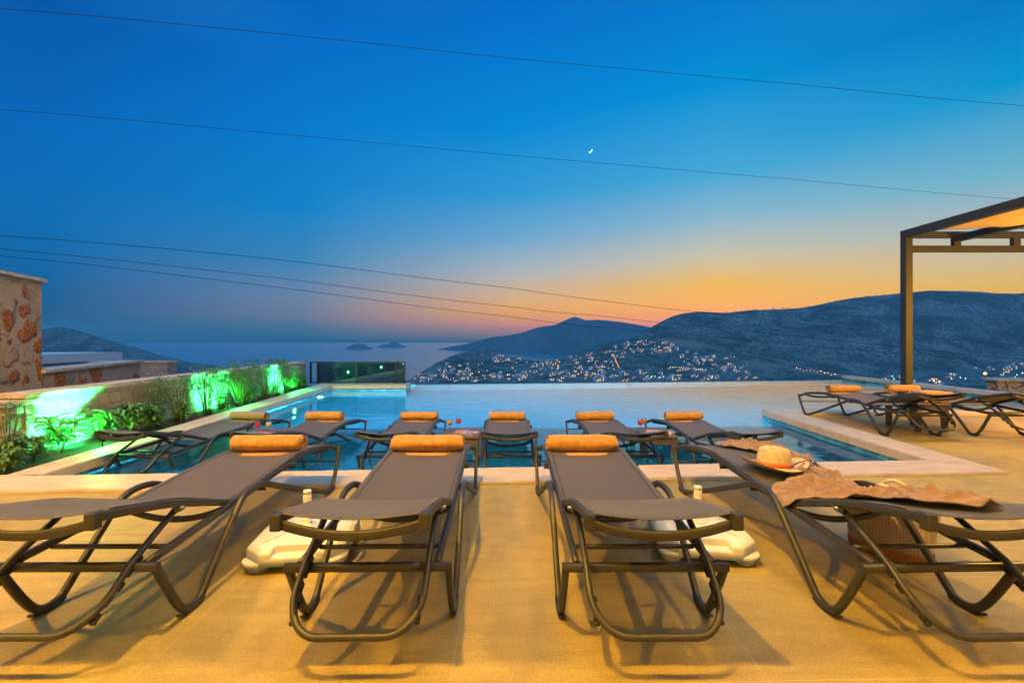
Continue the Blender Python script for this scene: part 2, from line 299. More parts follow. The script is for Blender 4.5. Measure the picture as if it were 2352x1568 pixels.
def rubble(name, scale=2.9, rust=.42, base=(.50, .40, .28)):
    m = bpy.data.materials.new(name); m.use_nodes = True; t = m.node_tree; b = t.nodes['Principled BSDF']
    tc = N(t, 'ShaderNodeTexCoord'); nz = N(t, 'ShaderNodeTexNoise'); nz.inputs['Scale'].default_value = 4; nz.inputs['Detail'].default_value = 6
    t.links.new(tc.outputs['Object'], nz.inputs[0])
    ad = N(t, 'ShaderNodeMix', data_type='RGBA', blend_type='LINEAR_LIGHT'); ad.inputs[0].default_value = .16
    t.links.new(tc.outputs['Object'], ad.inputs[6]); t.links.new(nz.outputs['Color'], ad.inputs[7])
    mp = N(t, 'ShaderNodeMapping'); mp.inputs['Scale'].default_value = (scale, scale, scale*1.25); t.links.new(ad.outputs[2], mp.inputs[0])
    vo = N(t, 'ShaderNodeTexVoronoi', feature='F1'); vo.inputs['Scale'].default_value = 1; vo.inputs['Randomness'].default_value = .8; t.links.new(mp.outputs[0], vo.inputs[0])
    sep = N(t, 'ShaderNodeSeparateColor'); t.links.new(vo.outputs['Color'], sep.inputs[0])
    isr = N(t, 'ShaderNodeMath', operation='LESS_THAN'); isr.inputs[1].default_value = rust; t.links.new(sep.outputs[0], isr.inputs[0])
    ins = N(t, 'ShaderNodeMapRange'); ins.inputs['From Min'].default_value = .52; ins.inputs['From Max'].default_value = .40; t.links.new(vo.outputs['Distance'], ins.inputs[0])
    f = N(t, 'ShaderNodeMath', operation='MULTIPLY'); t.links.new(isr.outputs[0], f.inputs[0]); t.links.new(ins.outputs[0], f.inputs[1])
    n2 = N(t, 'ShaderNodeTexNoise'); n2.inputs['Scale'].default_value = 26; n2.inputs['Detail'].default_value = 8; n2.inputs['Roughness'].default_value = .7; t.links.new(tc.outputs['Object'], n2.inputs[0])
    rr = N(t, 'ShaderNodeValToRGB'); e = rr.color_ramp.elements
    e[0].position = .38; e[0].color = (.16, .04, .012, 1); e[1].position = .6; e[1].color = (.60, .26, .07, 1)
    e_ = e.new(.5); e_.color = (.42, .12, .02, 1); t.links.new(n2.outputs[0], rr.inputs[0])
    rb = N(t, 'ShaderNodeValToRGB'); e = rb.color_ramp.elements
    e[0].position = .3; e[0].color = (base[0]*.7, base[1]*.62, base[2]*.55, 1); e[1].position = .7; e[1].color = (base[0]*1.15, base[1]*1.15, base[2]*1.15, 1)
    mm = N(t, 'ShaderNodeMix', data_type='FLOAT'); mm.inputs[0].default_value = .55; t.links.new(nz.outputs[0], mm.inputs[2]); t.links.new(n2.outputs[0], mm.inputs[3]); t.links.new(mm.outputs[0], rb.inputs[0])
    mx = N(t, 'ShaderNodeMix', data_type='RGBA'); t.links.new(f.outputs[0], mx.inputs[0]); t.links.new(rb.outputs[0], mx.inputs[6]); t.links.new(rr.outputs[0], mx.inputs[7])
    t.links.new(mx.outputs[2], b.inputs['Base Color']); b.inputs['Roughness'].default_value = .9
    hh = N(t, 'ShaderNodeMath', operation='MULTIPLY_ADD'); t.links.new(n2.outputs[0], hh.inputs[0]); hh.inputs[1].default_value = .6
    t.links.new(ins.outputs[0], hh.inputs[2])
    bp = N(t, 'ShaderNodeBump'); bp.inputs['Distance'].default_value = .07; t.links.new(hh.outputs[0], bp.inputs['Height']); t.links.new(bp.outputs[0], b.inputs['Normal'])
    return m
M['rubble'] = rubble('rubble_stone', 3.1, .52); M['rubble2'] = rubble('rubble_stone_row', 2.0, .66)
def ashlar(name, c1, c2, mo, sc):
    m = bpy.data.materials.new(name); m.use_nodes = True; t = m.node_tree; b = t.nodes['Principled BSDF']
    g = N(t, 'ShaderNodeNewGeometry'); s = N(t, 'ShaderNodeSeparateXYZ'); t.links.new(g.outputs['Position'], s.inputs[0])
    a = N(t, 'ShaderNodeMath', operation='ADD'); t.links.new(s.outputs['X'], a.inputs[0]); t.links.new(s.outputs['Y'], a.inputs[1])
    c = N(t, 'ShaderNodeCombineXYZ'); t.links.new(a.outputs[0], c.inputs[0]); t.links.new(s.outputs['Z'], c.inputs[1])
    br = N(t, 'ShaderNodeTexBrick'); br.inputs['Scale'].default_value = sc; br.inputs['Mortar Size'].default_value = .012; br.inputs['Brick Width'].default_value = .62; br.inputs['Row Height'].default_value = .33
    br.offset_frequency = 2; br.squash = .7; br.squash_frequency = 3
    br.inputs['Color1'].default_value = (*c1, 1); br.inputs['Color2'].default_value = (*c2, 1); br.inputs['Mortar'].default_value = (*mo, 1)
    t.links.new(c.outputs[0], br.inputs[0])
    n2 = N(t, 'ShaderNodeTexNoise'); n2.inputs['Scale'].default_value = 22; n2.inputs['Detail'].default_value = 7; t.links.new(g.outputs['Position'], n2.inputs[0])
    mx = N(t, 'ShaderNodeMix', data_type='RGBA', blend_type='OVERLAY'); mx.inputs[0].default_value = .6; t.links.new(br.outputs[0], mx.inputs[6]); t.links.new(n2.outputs[0], mx.inputs[7])
    t.links.new(mx.outputs[2], b.inputs['Base Color']); b.inputs['Roughness'].default_value = .9
    hh = N(t, 'ShaderNodeMath', operation='SUBTRACT'); t.links.new(n2.outputs[0], hh.inputs[0]); t.links.new(br.outputs['Fac'], hh.inputs[1])
    bp = N(t, 'ShaderNodeBump'); bp.inputs['Distance'].default_value = .012; t.links.new(hh.outputs[0], bp.inputs['Height']); t.links.new(bp.outputs[0], b.inputs['Normal'])
    return m
M['ashlar'] = ashlar('planter_stone', (.34, .30, .24), (.27, .23, .18), (.20, .17, .13), 2.6)
M['greystone'] = ashlar('grey_stone', (.30, .29, .28), (.22, .21, .21), (.13, .13, .13), 3.2)

def hill_mat(name, scale, c1, c2, bare):
    m = bpy.data.materials.new(name); m.use_nodes = True; t = m.node_tree; b = t.nodes['Principled BSDF']
    g = N(t, 'ShaderNodeNewGeometry')
    v = N(t, 'ShaderNodeTexVoronoi'); v.inputs['Scale'].default_value = scale; t.links.new(g.outputs['Position'], v.inputs[0])
    n = N(t, 'ShaderNodeTexNoise'); n.inputs['Scale'].default_value = scale*.12; n.inputs['Detail'].default_value = 8; n.inputs['Roughness'].default_value = .65; t.links.new(g.outputs['Position'], n.inputs[0])
    r = N(t, 'ShaderNodeMapRange'); r.inputs['From Min'].default_value = .3; r.inputs['From Max'].default_value = .62; t.links.new(v.outputs['Distance'], r.inputs[0])
    m1 = N(t, 'ShaderNodeMix', data_type='RGBA'); m1.inputs[6].default_value = (*c1, 1); m1.inputs[7].default_value = (*c2, 1); t.links.new(r.outputs[0], m1.inputs[0])
    r2 = N(t, 'ShaderNodeMapRange'); r2.inputs['From Min'].default_value = .55; r2.inputs['From Max'].default_value = .72; r2.inputs['To Max'].default_value = .6; t.links.new(n.outputs[0], r2.inputs[0])
    m2 = N(t, 'ShaderNodeMix', data_type='RGBA'); t.links.new(r2.outputs[0], m2.inputs[0]); t.links.new(m1.outputs[2], m2.inputs[6]); m2.inputs[7].default_value = (*bare, 1)
    nd = N(t, 'ShaderNodeTexNoise'); nd.inputs['Scale'].default_value = scale*.06; nd.inputs['Detail'].default_value = 9; nd.inputs['Roughness'].default_value = .7; nd.inputs['Distortion'].default_value = .8; t.links.new(g.outputs['Position'], nd.inputs[0])
    rd_ = N(t, 'ShaderNodeMapRange'); rd_.inputs['From Min'].default_value = .56; rd_.inputs['From Max'].default_value = .44; rd_.inputs['To Max'].default_value = .75; t.links.new(nd.outputs[0], rd_.inputs[0])
    md_ = N(t, 'ShaderNodeMix', data_type='RGBA'); t.links.new(rd_.outputs[0], md_.inputs[0]); t.links.new(m2.outputs[2], md_.inputs[6]); md_.inputs[7].default_value = (.025, .045, .03, 1); m2 = md_
    at_ = N(t, 'ShaderNodeAttribute', attribute_name='bare'); m3 = N(t, 'ShaderNodeMix', data_type='RGBA'); t.links.new(at_.outputs['Fac'], m3.inputs[0])
    t.links.new(m2.outputs[2], m3.inputs[6]); m3.inputs[7].default_value = (.30, .20, .16, 1)
    t.links.new(m3.outputs[2], b.inputs['Base Color']); b.inputs['Roughness'].default_value = 1; b.inputs['Specular IOR Level'].default_value = 0
    bp = N(t, 'ShaderNodeBump'); bp.inputs['Distance'].default_value = .35/scale; t.links.new(v.outputs['Distance'], bp.inputs['Height']); t.links.new(bp.outputs[0], b.inputs['Normal'])
    return m
M['hill'] = hill_mat('scrub_hill', .055, (.04, .065, .05), (.21, .215, .17), (.32, .27, .22))
M['farhill'] = hill_mat('far_hill', .03, (.06, .08, .06), (.13, .13, .10), (.17, .15, .12))

# ------------------------------------------------------------------ mesh helpers
class MB:
    def __init__(s): s.bm = bmesh.new(); s.mats = []
    def mi(s, m):
        if m is None: return 0
        if m not in s.mats: s.mats.append(m)
        return s.mats.index(m)
    def face(s, vs, mi=0, smooth=False):
        try: f = s.bm.faces.new(vs); f.material_index = mi; f.smooth = smooth; return f
        except ValueError: return None
    def box(s, c, d, rz=0, m=None, taper=1.0, bev=0, rx=0):
        mi = s.mi(m); cx, cy, cz = c; dx, dy, dz = d[0]/2, d[1]/2, d[2]/2
        mt = Matrix.Translation(c) @ Matrix.Rotation(rz, 4, 'Z') @ Matrix.Rotation(rx, 4, 'X')
        v = [s.bm.verts.new(mt @ Vector((x*dx*(taper if z < 0 else 1), y*dy*(taper if z < 0 else 1), z*dz))) for z in (-1, 1) for y in (-1, 1) for x in (-1, 1)]
        fs = [s.face([v[i] for i in q], mi) for q in ((0,2,3,1),(4,5,7,6),(0,1,5,4),(2,6,7,3),(0,4,6,2),(1,3,7,5))]
        if bev:
            es = list({e for f in fs for e in f.edges})
            r = bmesh.ops.bevel(s.bm, geom=es, offset=bev, segments=2, affect='EDGES', profile=.5)
            for f in r['faces']: f.material_index = mi
    def prism(s, pts, z0, z1, m=None, bev=0):
        mi = s.mi(m); n = len(pts)
        a = [s.bm.verts.new((p[0], p[1], z0 if len(p) < 3 else z0)) for p in pts]; b = [s.bm.verts.new((p[0], p[1], z1)) for p in pts]
        s.face(a[::-1], mi); s.face(b, mi)
        for i in range(n): s.face([a[i], a[(i+1) % n], b[(i+1) % n], b[i]], mi)
        if bev:
            es = [e for v in b for e in v.link_edges if all(w in b for w in e.verts)]
            bmesh.ops.bevel(s.bm, geom=list(set(es)), offset=bev, segments=3, affect='EDGES')
    def sweep(s, pts, w, h=None, side=None, n=10, m=None, closed=False, caps=True, power=2.0, radii=None):
        """section w (along side) x h (across) swept along pts"""
        mi = s.mi(m); h = h or w; pts = [Vector(p) for p in pts]; L = len(pts); rings = []
        prevb = None
        for i, p in enumerate(pts):
            if closed: t = (pts[(i+1) % L]-pts[i-1])
            else: t = pts[min(i+1, L-1)]-pts[max(i-1, 0)]
            t.normalize()
            if side is not None: b_ = Vector(side); b_ = (b_-t*b_.dot(t))
            elif prevb is None:
                b_ = Vector((0, 0, 1)) if abs(t.z) < .9 else Vector((1, 0, 0)); b_ = b_-t*b_.dot(t)
            else: b_ = prevb-t*prevb.dot(t)
            if b_.length < 1e-6: b_ = Vector((1, 0, 0))
            b_.normalize(); prevb = b_; nn = t.cross(b_)
            sc = radii[i] if radii else 1
            ring = []
            for k in range(n):
                a = 2*math.pi*(k+.5)/n; c, q = math.cos(a), math.sin(a)
                c = math.copysign(abs(c)**(2/power), c); q = math.copysign(abs(q)**(2/power), q)
                ring.append(s.bm.verts.new(p+b_*c*w/2*sc+nn*q*h/2*sc))
            rings.append(ring)
        for i in range(L if closed else L-1):
            a, b = rings[i], rings[(i+1) % L]
            for k in range(n): s.face([a[k], a[(k+1) % n], b[(k+1) % n], b[k]], mi, True)
        if caps and not closed: s.face(rings[0][::-1], mi); s.face(rings[-1], mi)
    def lathe(s, prof, c=(0, 0, 0), n=24, m=None, sx=1, sy=1, cap=False):
        mi = s.mi(m); rings = []
        for r, z in prof:
            rings.append([s.bm.verts.new((c[0]+r*sx*math.cos(2*math.pi*k/n), c[1]+r*sy*math.sin(2*math.pi*k/n), c[2]+z)) for k in range(n)])
        for a, b in zip(rings, rings[1:]):
            for k in range(n): s.face([a[k], a[(k+1) % n], b[(k+1) % n], b[k]], mi, True)
        if cap: s.face(rings[0][::-1], mi); s.face(rings[-1], mi)
    def grid(s, f, nu, nv, m=None, smooth=True):
        mi = s.mi(m); g = [[s.bm.verts.new(f(i/nu, j/nv)) for j in range(nv+1)] for i in range(nu+1)]
        for i in range(nu):
            for j in range(nv): s.face([g[i][j], g[i+1][j], g[i+1][j+1], g[i][j+1]], mi, smooth)
        return g
    def solid_grid(s, f, nrm, th, nu, nv, m=None):
        """sheet with thickness"""
        mi = s.mi(m); T = [[s.bm.verts.new(f(i/nu, j/nv)) for j in range(nv+1)] for i in range(nu+1)]
        Bt = [[s.bm.verts.new(f(i/nu, j/nv)-Vector(nrm)*th) for j in range(nv+1)] for i in range(nu+1)]
        for i in range(nu):
            for j in range(nv):
                s.face([T[i][j], T[i+1][j], T[i+1][j+1], T[i][j+1]], mi, True); s.face([Bt[i][j], Bt[i][j+1], Bt[i+1][j+1], Bt[i+1][j]], mi, True)
        for i in range(nu):
            s.face([T[i][0], Bt[i][0], Bt[i+1][0], T[i+1][0]], mi, True); s.face([T[i][nv], T[i+1][nv], Bt[i+1][nv], Bt[i][nv]], mi, True)
        for j in range(nv):
            s.face([T[0][j], T[0][j+1], Bt[0][j+1], Bt[0][j]], mi, True); s.face([T[nu][j], Bt[nu][j], Bt[nu][j+1], T[nu][j+1]], mi, True)
    def build(s, name, m=None, parent=None, loc=None):
        me = bpy.data.meshes.new(name); bmesh.ops.recalc_face_normals(s.bm, faces=s.bm.faces)
        s.bm.to_mesh(me); s.bm.free()
        for q in (s.mats if s.mats else [m]): me.materials.append(q)
        o = bpy.data.objects.new(name, me); COL.objects.link(o)
        if parent: o.parent = parent
        if loc: o.location = loc
        return o
def tag(o, label=None, cat=None, group=None, kind=None):
    for k, v in (('label', label), ('category', cat), ('group', group), ('kind', kind)):
        if v: o[k] = v
    return o
def empty(name, loc=(0, 0, 0), rz=0, label=None, cat=None, group=None):
    o = bpy.data.objects.new(name, None); COL.objects.link(o); o.empty_display_size = .1
    o.location = loc; o.rotation_euler = (0, 0, rz); return tag(o, label, cat, group)
def copy_tree(o, parent=None):
    c = o.copy(); COL.objects.link(c); c.parent = parent
    for ch in list(o.children): copy_tree(ch, c)
    return c
def smooth_path(P, it=2, keep_ends=True):
    P = [Vector(p) for p in P]
    for _ in range(it):
        Q = [P[0]]
        for a, b in zip(P, P[1:]): Q += [a*.75+b*.25, a*.25+b*.75]
        Q.append(P[-1]); P = Q
    return P
def interp(xs, ys, x):
    if x <= xs[0]: return ys[0]
    for i in range(len(xs)-1):
        if x <= xs[i+1]:
            t = (x-xs[i])/(xs[i+1]-xs[i]); return ys[i]+(ys[i+1]-ys[i])*t
    return ys[-1]
def cat_interp(xs, ys, x):
    if x <= xs[0]: return ys[0]
    if x >= xs[-1]: return ys[-1]
    for i in range(len(xs)-1):
        if x <= xs[i+1]:
            t = (x-xs[i])/(xs[i+1]-xs[i]); p0 = ys[max(i-1, 0)]; p1 = ys[i]; p2 = ys[i+1]; p3 = ys[min(i+2, len(ys)-1)]
            return .5*(2*p1+(p2-p0)*t+(2*p0-5*p1+4*p2-p3)*t*t+(3*p1-p0-3*p2+p3)*t**3)

# ================================================================== THE FAR SETTING
SEA = -200.0
sea = MB(); sea.box((0, 30000, SEA-.5), (120000, 90000, 1.0)); sea.build('sea', M['sea'])['kind'] = 'structure'

def fr(x, y, z, s, o=4): return noise.fractal(Vector((x*s, y*s, z*s)), 1.0, 2.0, o)
def hill(name, cols, rows_of, nx, ny, m, bare=None, rough=1.0):
    """rows_of(x) -> list of (D, z) control points from the near foot over the crest and down behind"""
    bm = bmesh.new(); x0, x1 = cols; G = []; lay = bm.verts.layers.float.new('bare')
    for i in range(nx+1):
        x = x0+(x1-x0)*i/nx; P = rows_of(x); k = [j/(len(P)-1) for j in range(len(P))]
        row = []
        for j in range(ny+1):
            u = j/ny; D = interp(k, [p[0] for p in P], u); z = cat_interp(k, [p[1] for p in P], u)
            X = (x-1176)/FD*D
            cr = math.exp(-((u-(len(P)-3)/(len(P)-1))/.10)**2)
            q_ = 1-abs(fr(X*.9+300, D*1.3, 5, 1/(D*.10), 3))*1.6
            z += rough*D*(.0020*fr(X, D, 0, 1/(D*.045), 5)*(1-.5*cr)+.0060*(q_-.6)*(1-.93*cr))
            v = bm.verts.new((X, D, z)); row.append(v)
            if bare: v[lay] = bare(x, 784-(z-CAMH)*FD/D)
        G.append(row)
    for i in range(nx):
        for j in range(ny):
            f = bm.faces.new((G[i][j], G[i+1][j], G[i+1][j+1], G[i][j+1])); f.smooth = True
    me = bpy.data.meshes.new(name); bm.to_mesh(me); bm.free(); me.materials.append(m)
    o = bpy.data.objects.new(name, me); COL.objects.link(o); o['kind'] = 'structure'; return o
def zz(y, D): return CAMH+(784-y)/FD*D

# near land: headland, town slopes and the long mountain on the right
SX = [925, 960, 1000, 1050, 1080, 1110, 1145, 1180, 1230, 1275, 1330, 1400, 1440, 1470, 1500, 1545, 1599, 1660, 1740, 1840, 1885, 1940, 2000, 2060, 2120, 2180, 2250, 2310, 2360, 2600]
SY = [884, 862, 836, 815, 809, 807, 813, 823, 831, 829, 815, 797, 783, 764, 748, 727, 716, 718, 712, 707, 699, 687, 680, 674, 669, 668, 670, 674, 671, 650]
SD = [2350, 2500, 2650, 2850, 2950, 3000, 2950, 2850, 2750, 2750, 2900, 3050, 3200, 3400, 3500, 3600, 3700, 3700, 3700, 3750, 3750, 3750, 3750, 3700, 3700, 3650, 3600, 3550, 3500, 3300]
def land(x):
    ys = cat_interp(SX, SY, x); D = cat_interp(SX, SD, x); k = min(1, max(0, (x-1400)/120))
    lo = min(1, max(0, (x-930)/90))
    b = [(900, -200-20*(1-lo)), (1300, zz(898, 1300) if lo > .5 else -190-40*(1-lo)), (1650, zz(885, 1650)*lo+(-230)*(1-lo)), (2050, zz(870, 2050)*lo+(-225)*(1-lo))]
    c = 2400+200*k
    yc = (ys*.45+870*.55) if k == 0 else (ys*.45+870*.55)*(1-k)+835*k
    b.append((min(c, D-150), zz(yc, min(c, D-150))))
    b.append((D-80 if k == 0 else D*.9, zz(ys*.82+yc*.18 if k == 0 else ys*.72+yc*.28, D-80 if k == 0 else D*.9)))
    b.append((D, zz(ys, D))); b.append((D+500, zz(ys, D)-90)); b.append((D+1500, -260))
    return b
def bare(x, y):
    v = 0
    for cx, cy, rx, ry in ((1565, 788, 62, 9), (1500, 868, 34, 7), (1850, 852, 45, 4), (1890, 817, 30, 4), (1960, 866, 60, 4), (1760, 838, 60, 5)):
        q = ((x-cx)/rx)**2+((y-cy-(x-cx)*.12)/ry)**2
        v = max(v, max(0, min(.75, 1.3-q)))
    return v
hills = hill('hills', (915, 2620), land, 520, 150, M['hill'], bare, 1.5)
# the far cape across the bay
FX = [1005, 1040, 1080, 1130, 1200, 1235, 1275, 1300, 1320, 1345, 1380, 1440, 1500, 1600, 1750]
FY = [803, 796, 788, 775, 764, 752, 745, 735, 728, 735, 735, 741, 752, 760, 770]
def cape(x):
    y = cat_interp(FX, FY, x); D0 = 201*FD/(18.5+min(7.0, (x-1005)*.05)); D1 = max(8800, D0+700)
    return [(D0-150, SEA-8), (D0+100, SEA+10), (D0+(D1-D0)*.45, SEA+(zz(y, D1)-SEA)*.40), (D0+(D1-D0)*.8, SEA+(zz(y, D1)-SEA)*.8), (D1, zz(y, D1)), (D1+800, zz(y, D1)-150), (D1+2200, SEA-50)]
hill('far_mountain', (1006, 1750), cape, 240, 50, M['farhill'])
def spur(x):
    y = cat_interp([1290, 1330, 1370, 1410, 1450, 1500, 1600], [826, 808, 794, 783, 776, 766, 750], x); D1 = 5600
    return [(4900, SEA-8), (5150, SEA+(zz(y, D1)-SEA)*.5), (D1, zz(y, D1)), (D1+500, zz(y, D1)-80), (D1+1000, SEA-50)]
hill('mountain_spur', (1286, 1600), spur, 90, 30, M['farhill'])
LX = [-500, -200, 60, 100, 135, 180, 245, 290, 400, 470, 540, 580]
LY = [735, 745, 760, 756, 752, 760, 780, 793, 824, 837, 850, 858]
def left(x):
    y = cat_interp(LX, LY, x); D1 = 4200-(x+500)*.85
    return [(D1-900, SEA-8), (D1-600, SEA+(zz(y, D1)-SEA)*.35), (D1-250, SEA+(zz(y, D1)-SEA)*.8), (D1, zz(y, D1)), (D1+500, zz(y, D1)-60), (D1+1500, SEA-60)]
hill('headland', (-500, 575), left, 240, 50, M['hill'])
def isle(xs, ys, D):
    def f(x):
        y = cat_interp(xs, ys, x); return [(D-200, SEA-10), (D, SEA+(zz(y, D+300)-SEA)*.6), (D+300, zz(y, D+300)), (D+900, SEA-20)]
    return f
hill('island', (792, 862), isle([792, 805, 822, 835, 848, 862], [801.5, 794, 790, 791, 797, 802], 12100), 50, 16, M['farhill'], rough=.3)
hill('island', (862, 936), isle([862, 878, 890, 902, 915, 936], [798, 791, 790, 786.5, 790, 798], 15000), 50, 16, M['farhill'], rough=.3)

# ray placement on the land
dg = bpy.context.evaluated_depsgraph_get()
BV = BVHTree.FromPolygons([v.co for v in hills.data.vertices], [p.vertices for p in hills.data.polygons])
def ground(x, y):
    d = at(x, y, 1)-Vector((0, 0, CAMH)); h = BV.ray_cast(Vector((0, 0, CAMH)), d.normalized())
    return h[0]

# town houses ------------------------------------------------------
M['hw'] = mat('house_white', (.76, .76, .74), .85); M['hc'] = mat('house_cream', (.50, .46, .40), .85); M['hg'] = mat('house_grey', (.36, .36, .36), .85)
M['roofr'] = mat('house_roof', (.24, .10, .06), .9); M['win'] = mat('dark_window', (.03, .04, .05), .15)
M['lit'] = emit('lit_window', (1.0, .50, .12), 2.2); M['litw'] = emit('lit_window_pale', (1.0, .80, .45), 1.8)
def house_proto(k):
    rs = random.Random(k); b = MB(); wm = M['hw'] if k % 3 else M['hc']
    w = rs.uniform(9, 14); d = rs.uniform(8, 11); h = rs.choice((6.2, 6.4, 9.2))
    b.box((0, 0, h/2-3), (w, d, h+6), m=wm)
    if k % 2: b.box((w*.12, 0, h+1.3), (w*.5, d*.7, 2.6), m=wm)
    else:
        q = [b.bm.verts.new(p) for p in ((-w/2-.4, -d/2-.4, h+.01), (w/2+.4, -d/2-.4, h+.01), (w/2+.4, d/2+.4, h+.01), (-w/2-.4, d/2+.4, h+.01))]
        t_ = b.bm.verts.new((0, 0, h+2.2)); mi = b.mi(M['roofr'])
        for i in range(4): b.face([q[i], q[(i+1) % 4], t_], mi)
    for fl in range(int(h//3)):
        b.box((0, -d/2-.6, fl*3+.05), (w*.96, 1.2, .15), m=M['hg'])     # balcony
        nwin = 4
        for i in range(nwin):
            m_ = M['win']
            if rs.random() < (.16 if k % 4 else .42): m_ = M['lit'] if rs.random() < .7 else M['litw']
            b.box((-w/2+w*(i+.5)/nwin, -d/2-.05, fl*3+1.3), (w/nwin*.55, .14, 1.7), m=m_)
        for sgn in (-1, 1): b.box((sgn*(w/2+.03), 0, fl*3+1.3), (.1, 1.6, 1.5), m=M['win'])
    return b.build('town_house', None)
protos = [house_proto(k) for k in range(10)]
used = [False]*10
GR = 'houses of the town'
def place_house(x, y, label, sc=1.0):
    p = ground(x, y)
    if p is None or p.z < SEA+4: return
    k = random.randrange(10)
    o = protos[k] if not used[k] else protos[k].copy()
    if used[k]: COL.objects.link(o)
    used[k] = True
    o.location = p; o.rotation_euler = (0, 0, -math.atan2(p.x, p.y)+random.uniform(-.7, .7)); s = sc*random.uniform(1.15, 2.1); o.scale = (s, s, s)
    tag(o, label, 'house', GR)
CL = [  # x0,x1,y0,y1,n,slope, label
 (945, 1200, 858, 877, 52, 0, 'small pale house in the low town just above the pool edge'),
 (1200, 1560, 852, 877, 62, 0, 'pale house in the dense middle of the town by the bay'),
 (1005, 1085, 838, 856, 12, 0, 'small house on the wooded slope of the round headland'),
 (1132, 1205, 818, 836, 15, .12, 'small house on the saddle right of the round headland'),
 (1205, 1330, 826, 852, 30, -.12, 'house halfway up the town slope above the bay'),
 (1330, 1440, 805, 850, 36, -.25, 'house on the upper town slope left of the long mountain'),
 (1435, 1555, 786, 812, 34, .05, 'white villa in the high cluster under the bare scar'),
 (1565, 1680, 815, 842, 24, .12, 'white villa in the cluster right of the dark wooded hollow'),
 (1620, 1720, 838, 862, 12, .1, 'house beside the winding road under the long mountain'),
 (1480, 1740, 866, 877, 20, 0, 'low house near the green lights behind the pool edge'),
 (2010, 2100, 868, 880, 8, 0, 'low house in the valley left of the pergola post'),
 (2110, 2352, 845, 888, 24, -.1, 'low house in the valley right of the pergola post'),
]
for x0, x1, y0, y1, n, sl, lb in CL:
    for _ in range(n):
        x = random.uniform(x0, x1); y = random.uniform(y0, y1)
        place_house(x, y+(x-(x0+x1)/2)*sl, lb)
for i in range(9): place_house(1538+i*10, 848+i*.7, 'terraced villa in the brightly lit row beneath the wooded hollow', .85)

# street lamps in the town
def streetlamp(col, s, nm):
    b = MB(); b.sweep([(0, 0, 0), (0, 0, 6)], .25, n=6, m=M['glassframe']); b.lathe([(.05, -.9), (.8, -.5), (1.0, 0), (.8, .5), (.05, .9)], (0, 0, 6.6), 10, m=emit(nm, col, s))
    return b.build('street_lamp', None)
lampo = streetlamp((1.0, .36, .04), 7, 'sodium_light'); lampw = streetlamp((1.0, .66, .25), 7, 'warm_light'); lampg = streetlamp((.25, 1.0, .65), 6, 'green_light')
first = {}
def place_lamp(pr, x, y, s, label):
    p = ground(x, y)
    if p is None or p.z < SEA+2: return
    o = pr if pr.name not in first else pr.copy()
    if pr.name in first: COL.objects.link(o)
    else: first[pr.name] = 1
    s *= 1.35; o.location = p; o.scale = (s, s, s); tag(o, label, 'street lamp', 'street lamps of the town')
for _ in range(34): place_lamp(lampo, random.uniform(950, 1430), random.uniform(838, 876), random.uniform(.7, 1.5), 'orange street lamp among the houses of the low town')
for _ in range(44): place_lamp(lampw, random.uniform(1000, 1460), random.uniform(832, 876), random.uniform(.5, 1.1), 'small yellow street lamp among the town houses')
for _ in range(10): place_lamp(lampw, random.uniform(1135, 1200), random.uniform(820, 836), random.uniform(.7, 1.1), 'yellow lamp on the saddle beside the round headland')
for _ in range(24): place_lamp(lampw, random.uniform(1432, 1550), random.uniform(784, 814), random.uniform(.6, 1.2), 'yellow lamp among the high villas under the bare scar')
for i in range(20): place_lamp(lampw, 1540+i*4.3, 846+i*.36+random.uniform(-1, 1), 1.0, 'bright lamp of the lit terrace row beneath the wooded hollow')
for i in range(9): place_lamp(lampo, 1408+i*1.8, 818+i*4.2, 1.4, 'orange street lamp on the steep road of the upper town')
for i in range(6): place_lamp(lampo, 1280+random.uniform(-4, 5), 832+i*4, 1.5, 'orange street lamp on the short steep lane')
for i in range(12): place_lamp(lampw, random.uniform(1565, 1690), random.uniform(822, 850), random.uniform(.6, 1.1), 'yellow lamp in the cluster right of the dark wooded hollow')
for i in range(12): place_lamp(lampo, 1830+i*8, 850+i*1.4+random.uniform(-2, 2), random.uniform(.7, 1.6), 'orange street lamp along the valley road below the long mountain')
for x, y in ((1488, 869), (1496, 872), (1505, 870), (1514, 873), (1524, 871), (1560, 873)): place_lamp(lampg, x, y, 1.3, 'green lamp behind the middle of the pool edge')
for x, y in ((2050, 870), (2054, 876), (2186, 876), (2206, 873), (2218, 875), (2336, 866)): place_lamp(lampg, x, y, 1.3, 'green lamp in the valley near the pergola post')
place_lamp(lampo, 2263, 878, 4.0, 'large orange light in the valley left of the stone wall')
for x, y in ((2145, 884), (2158, 885), (2356, 862), (2349, 863)): place_lamp(lampw, x, y, 1.6, 'yellow lamp in the valley on the right')
M['road'] = mat('pale_road', (.36, .30, .25), .9)
def road(pts, w):
    P = []; X_ = [q[0] for q in pts]; Y_ = [q[1] for q in pts]
    for i in range(60):
        x = X_[0]+(X_[-1]-X_[0])*i/59; p = ground(x, cat_interp(X_, Y_, x))
        if p is not None: P.append(p+Vector((0, 0, 1.6)))
    if len(P) < 3: return
    b = MB(); b.sweep(P, w, .5, None, 4); o = b.build('road', M['road']); o['kind'] = 'structure'
    for v in o.data.vertices: pass
road([(1700, 812), (1760, 822), (1830, 838), (1880, 852), (1935, 866)], 9)
road([(1560, 866), (1600, 858), (1660, 862), (1690, 846), (1700, 838)], 7)
road([(1330, 846), (1380, 836), (1410, 822), (1460, 816), (1550, 806)], 6)
road([(960, 874), (1060, 868), (1200, 862), (1330, 858), (1480, 864)], 6)
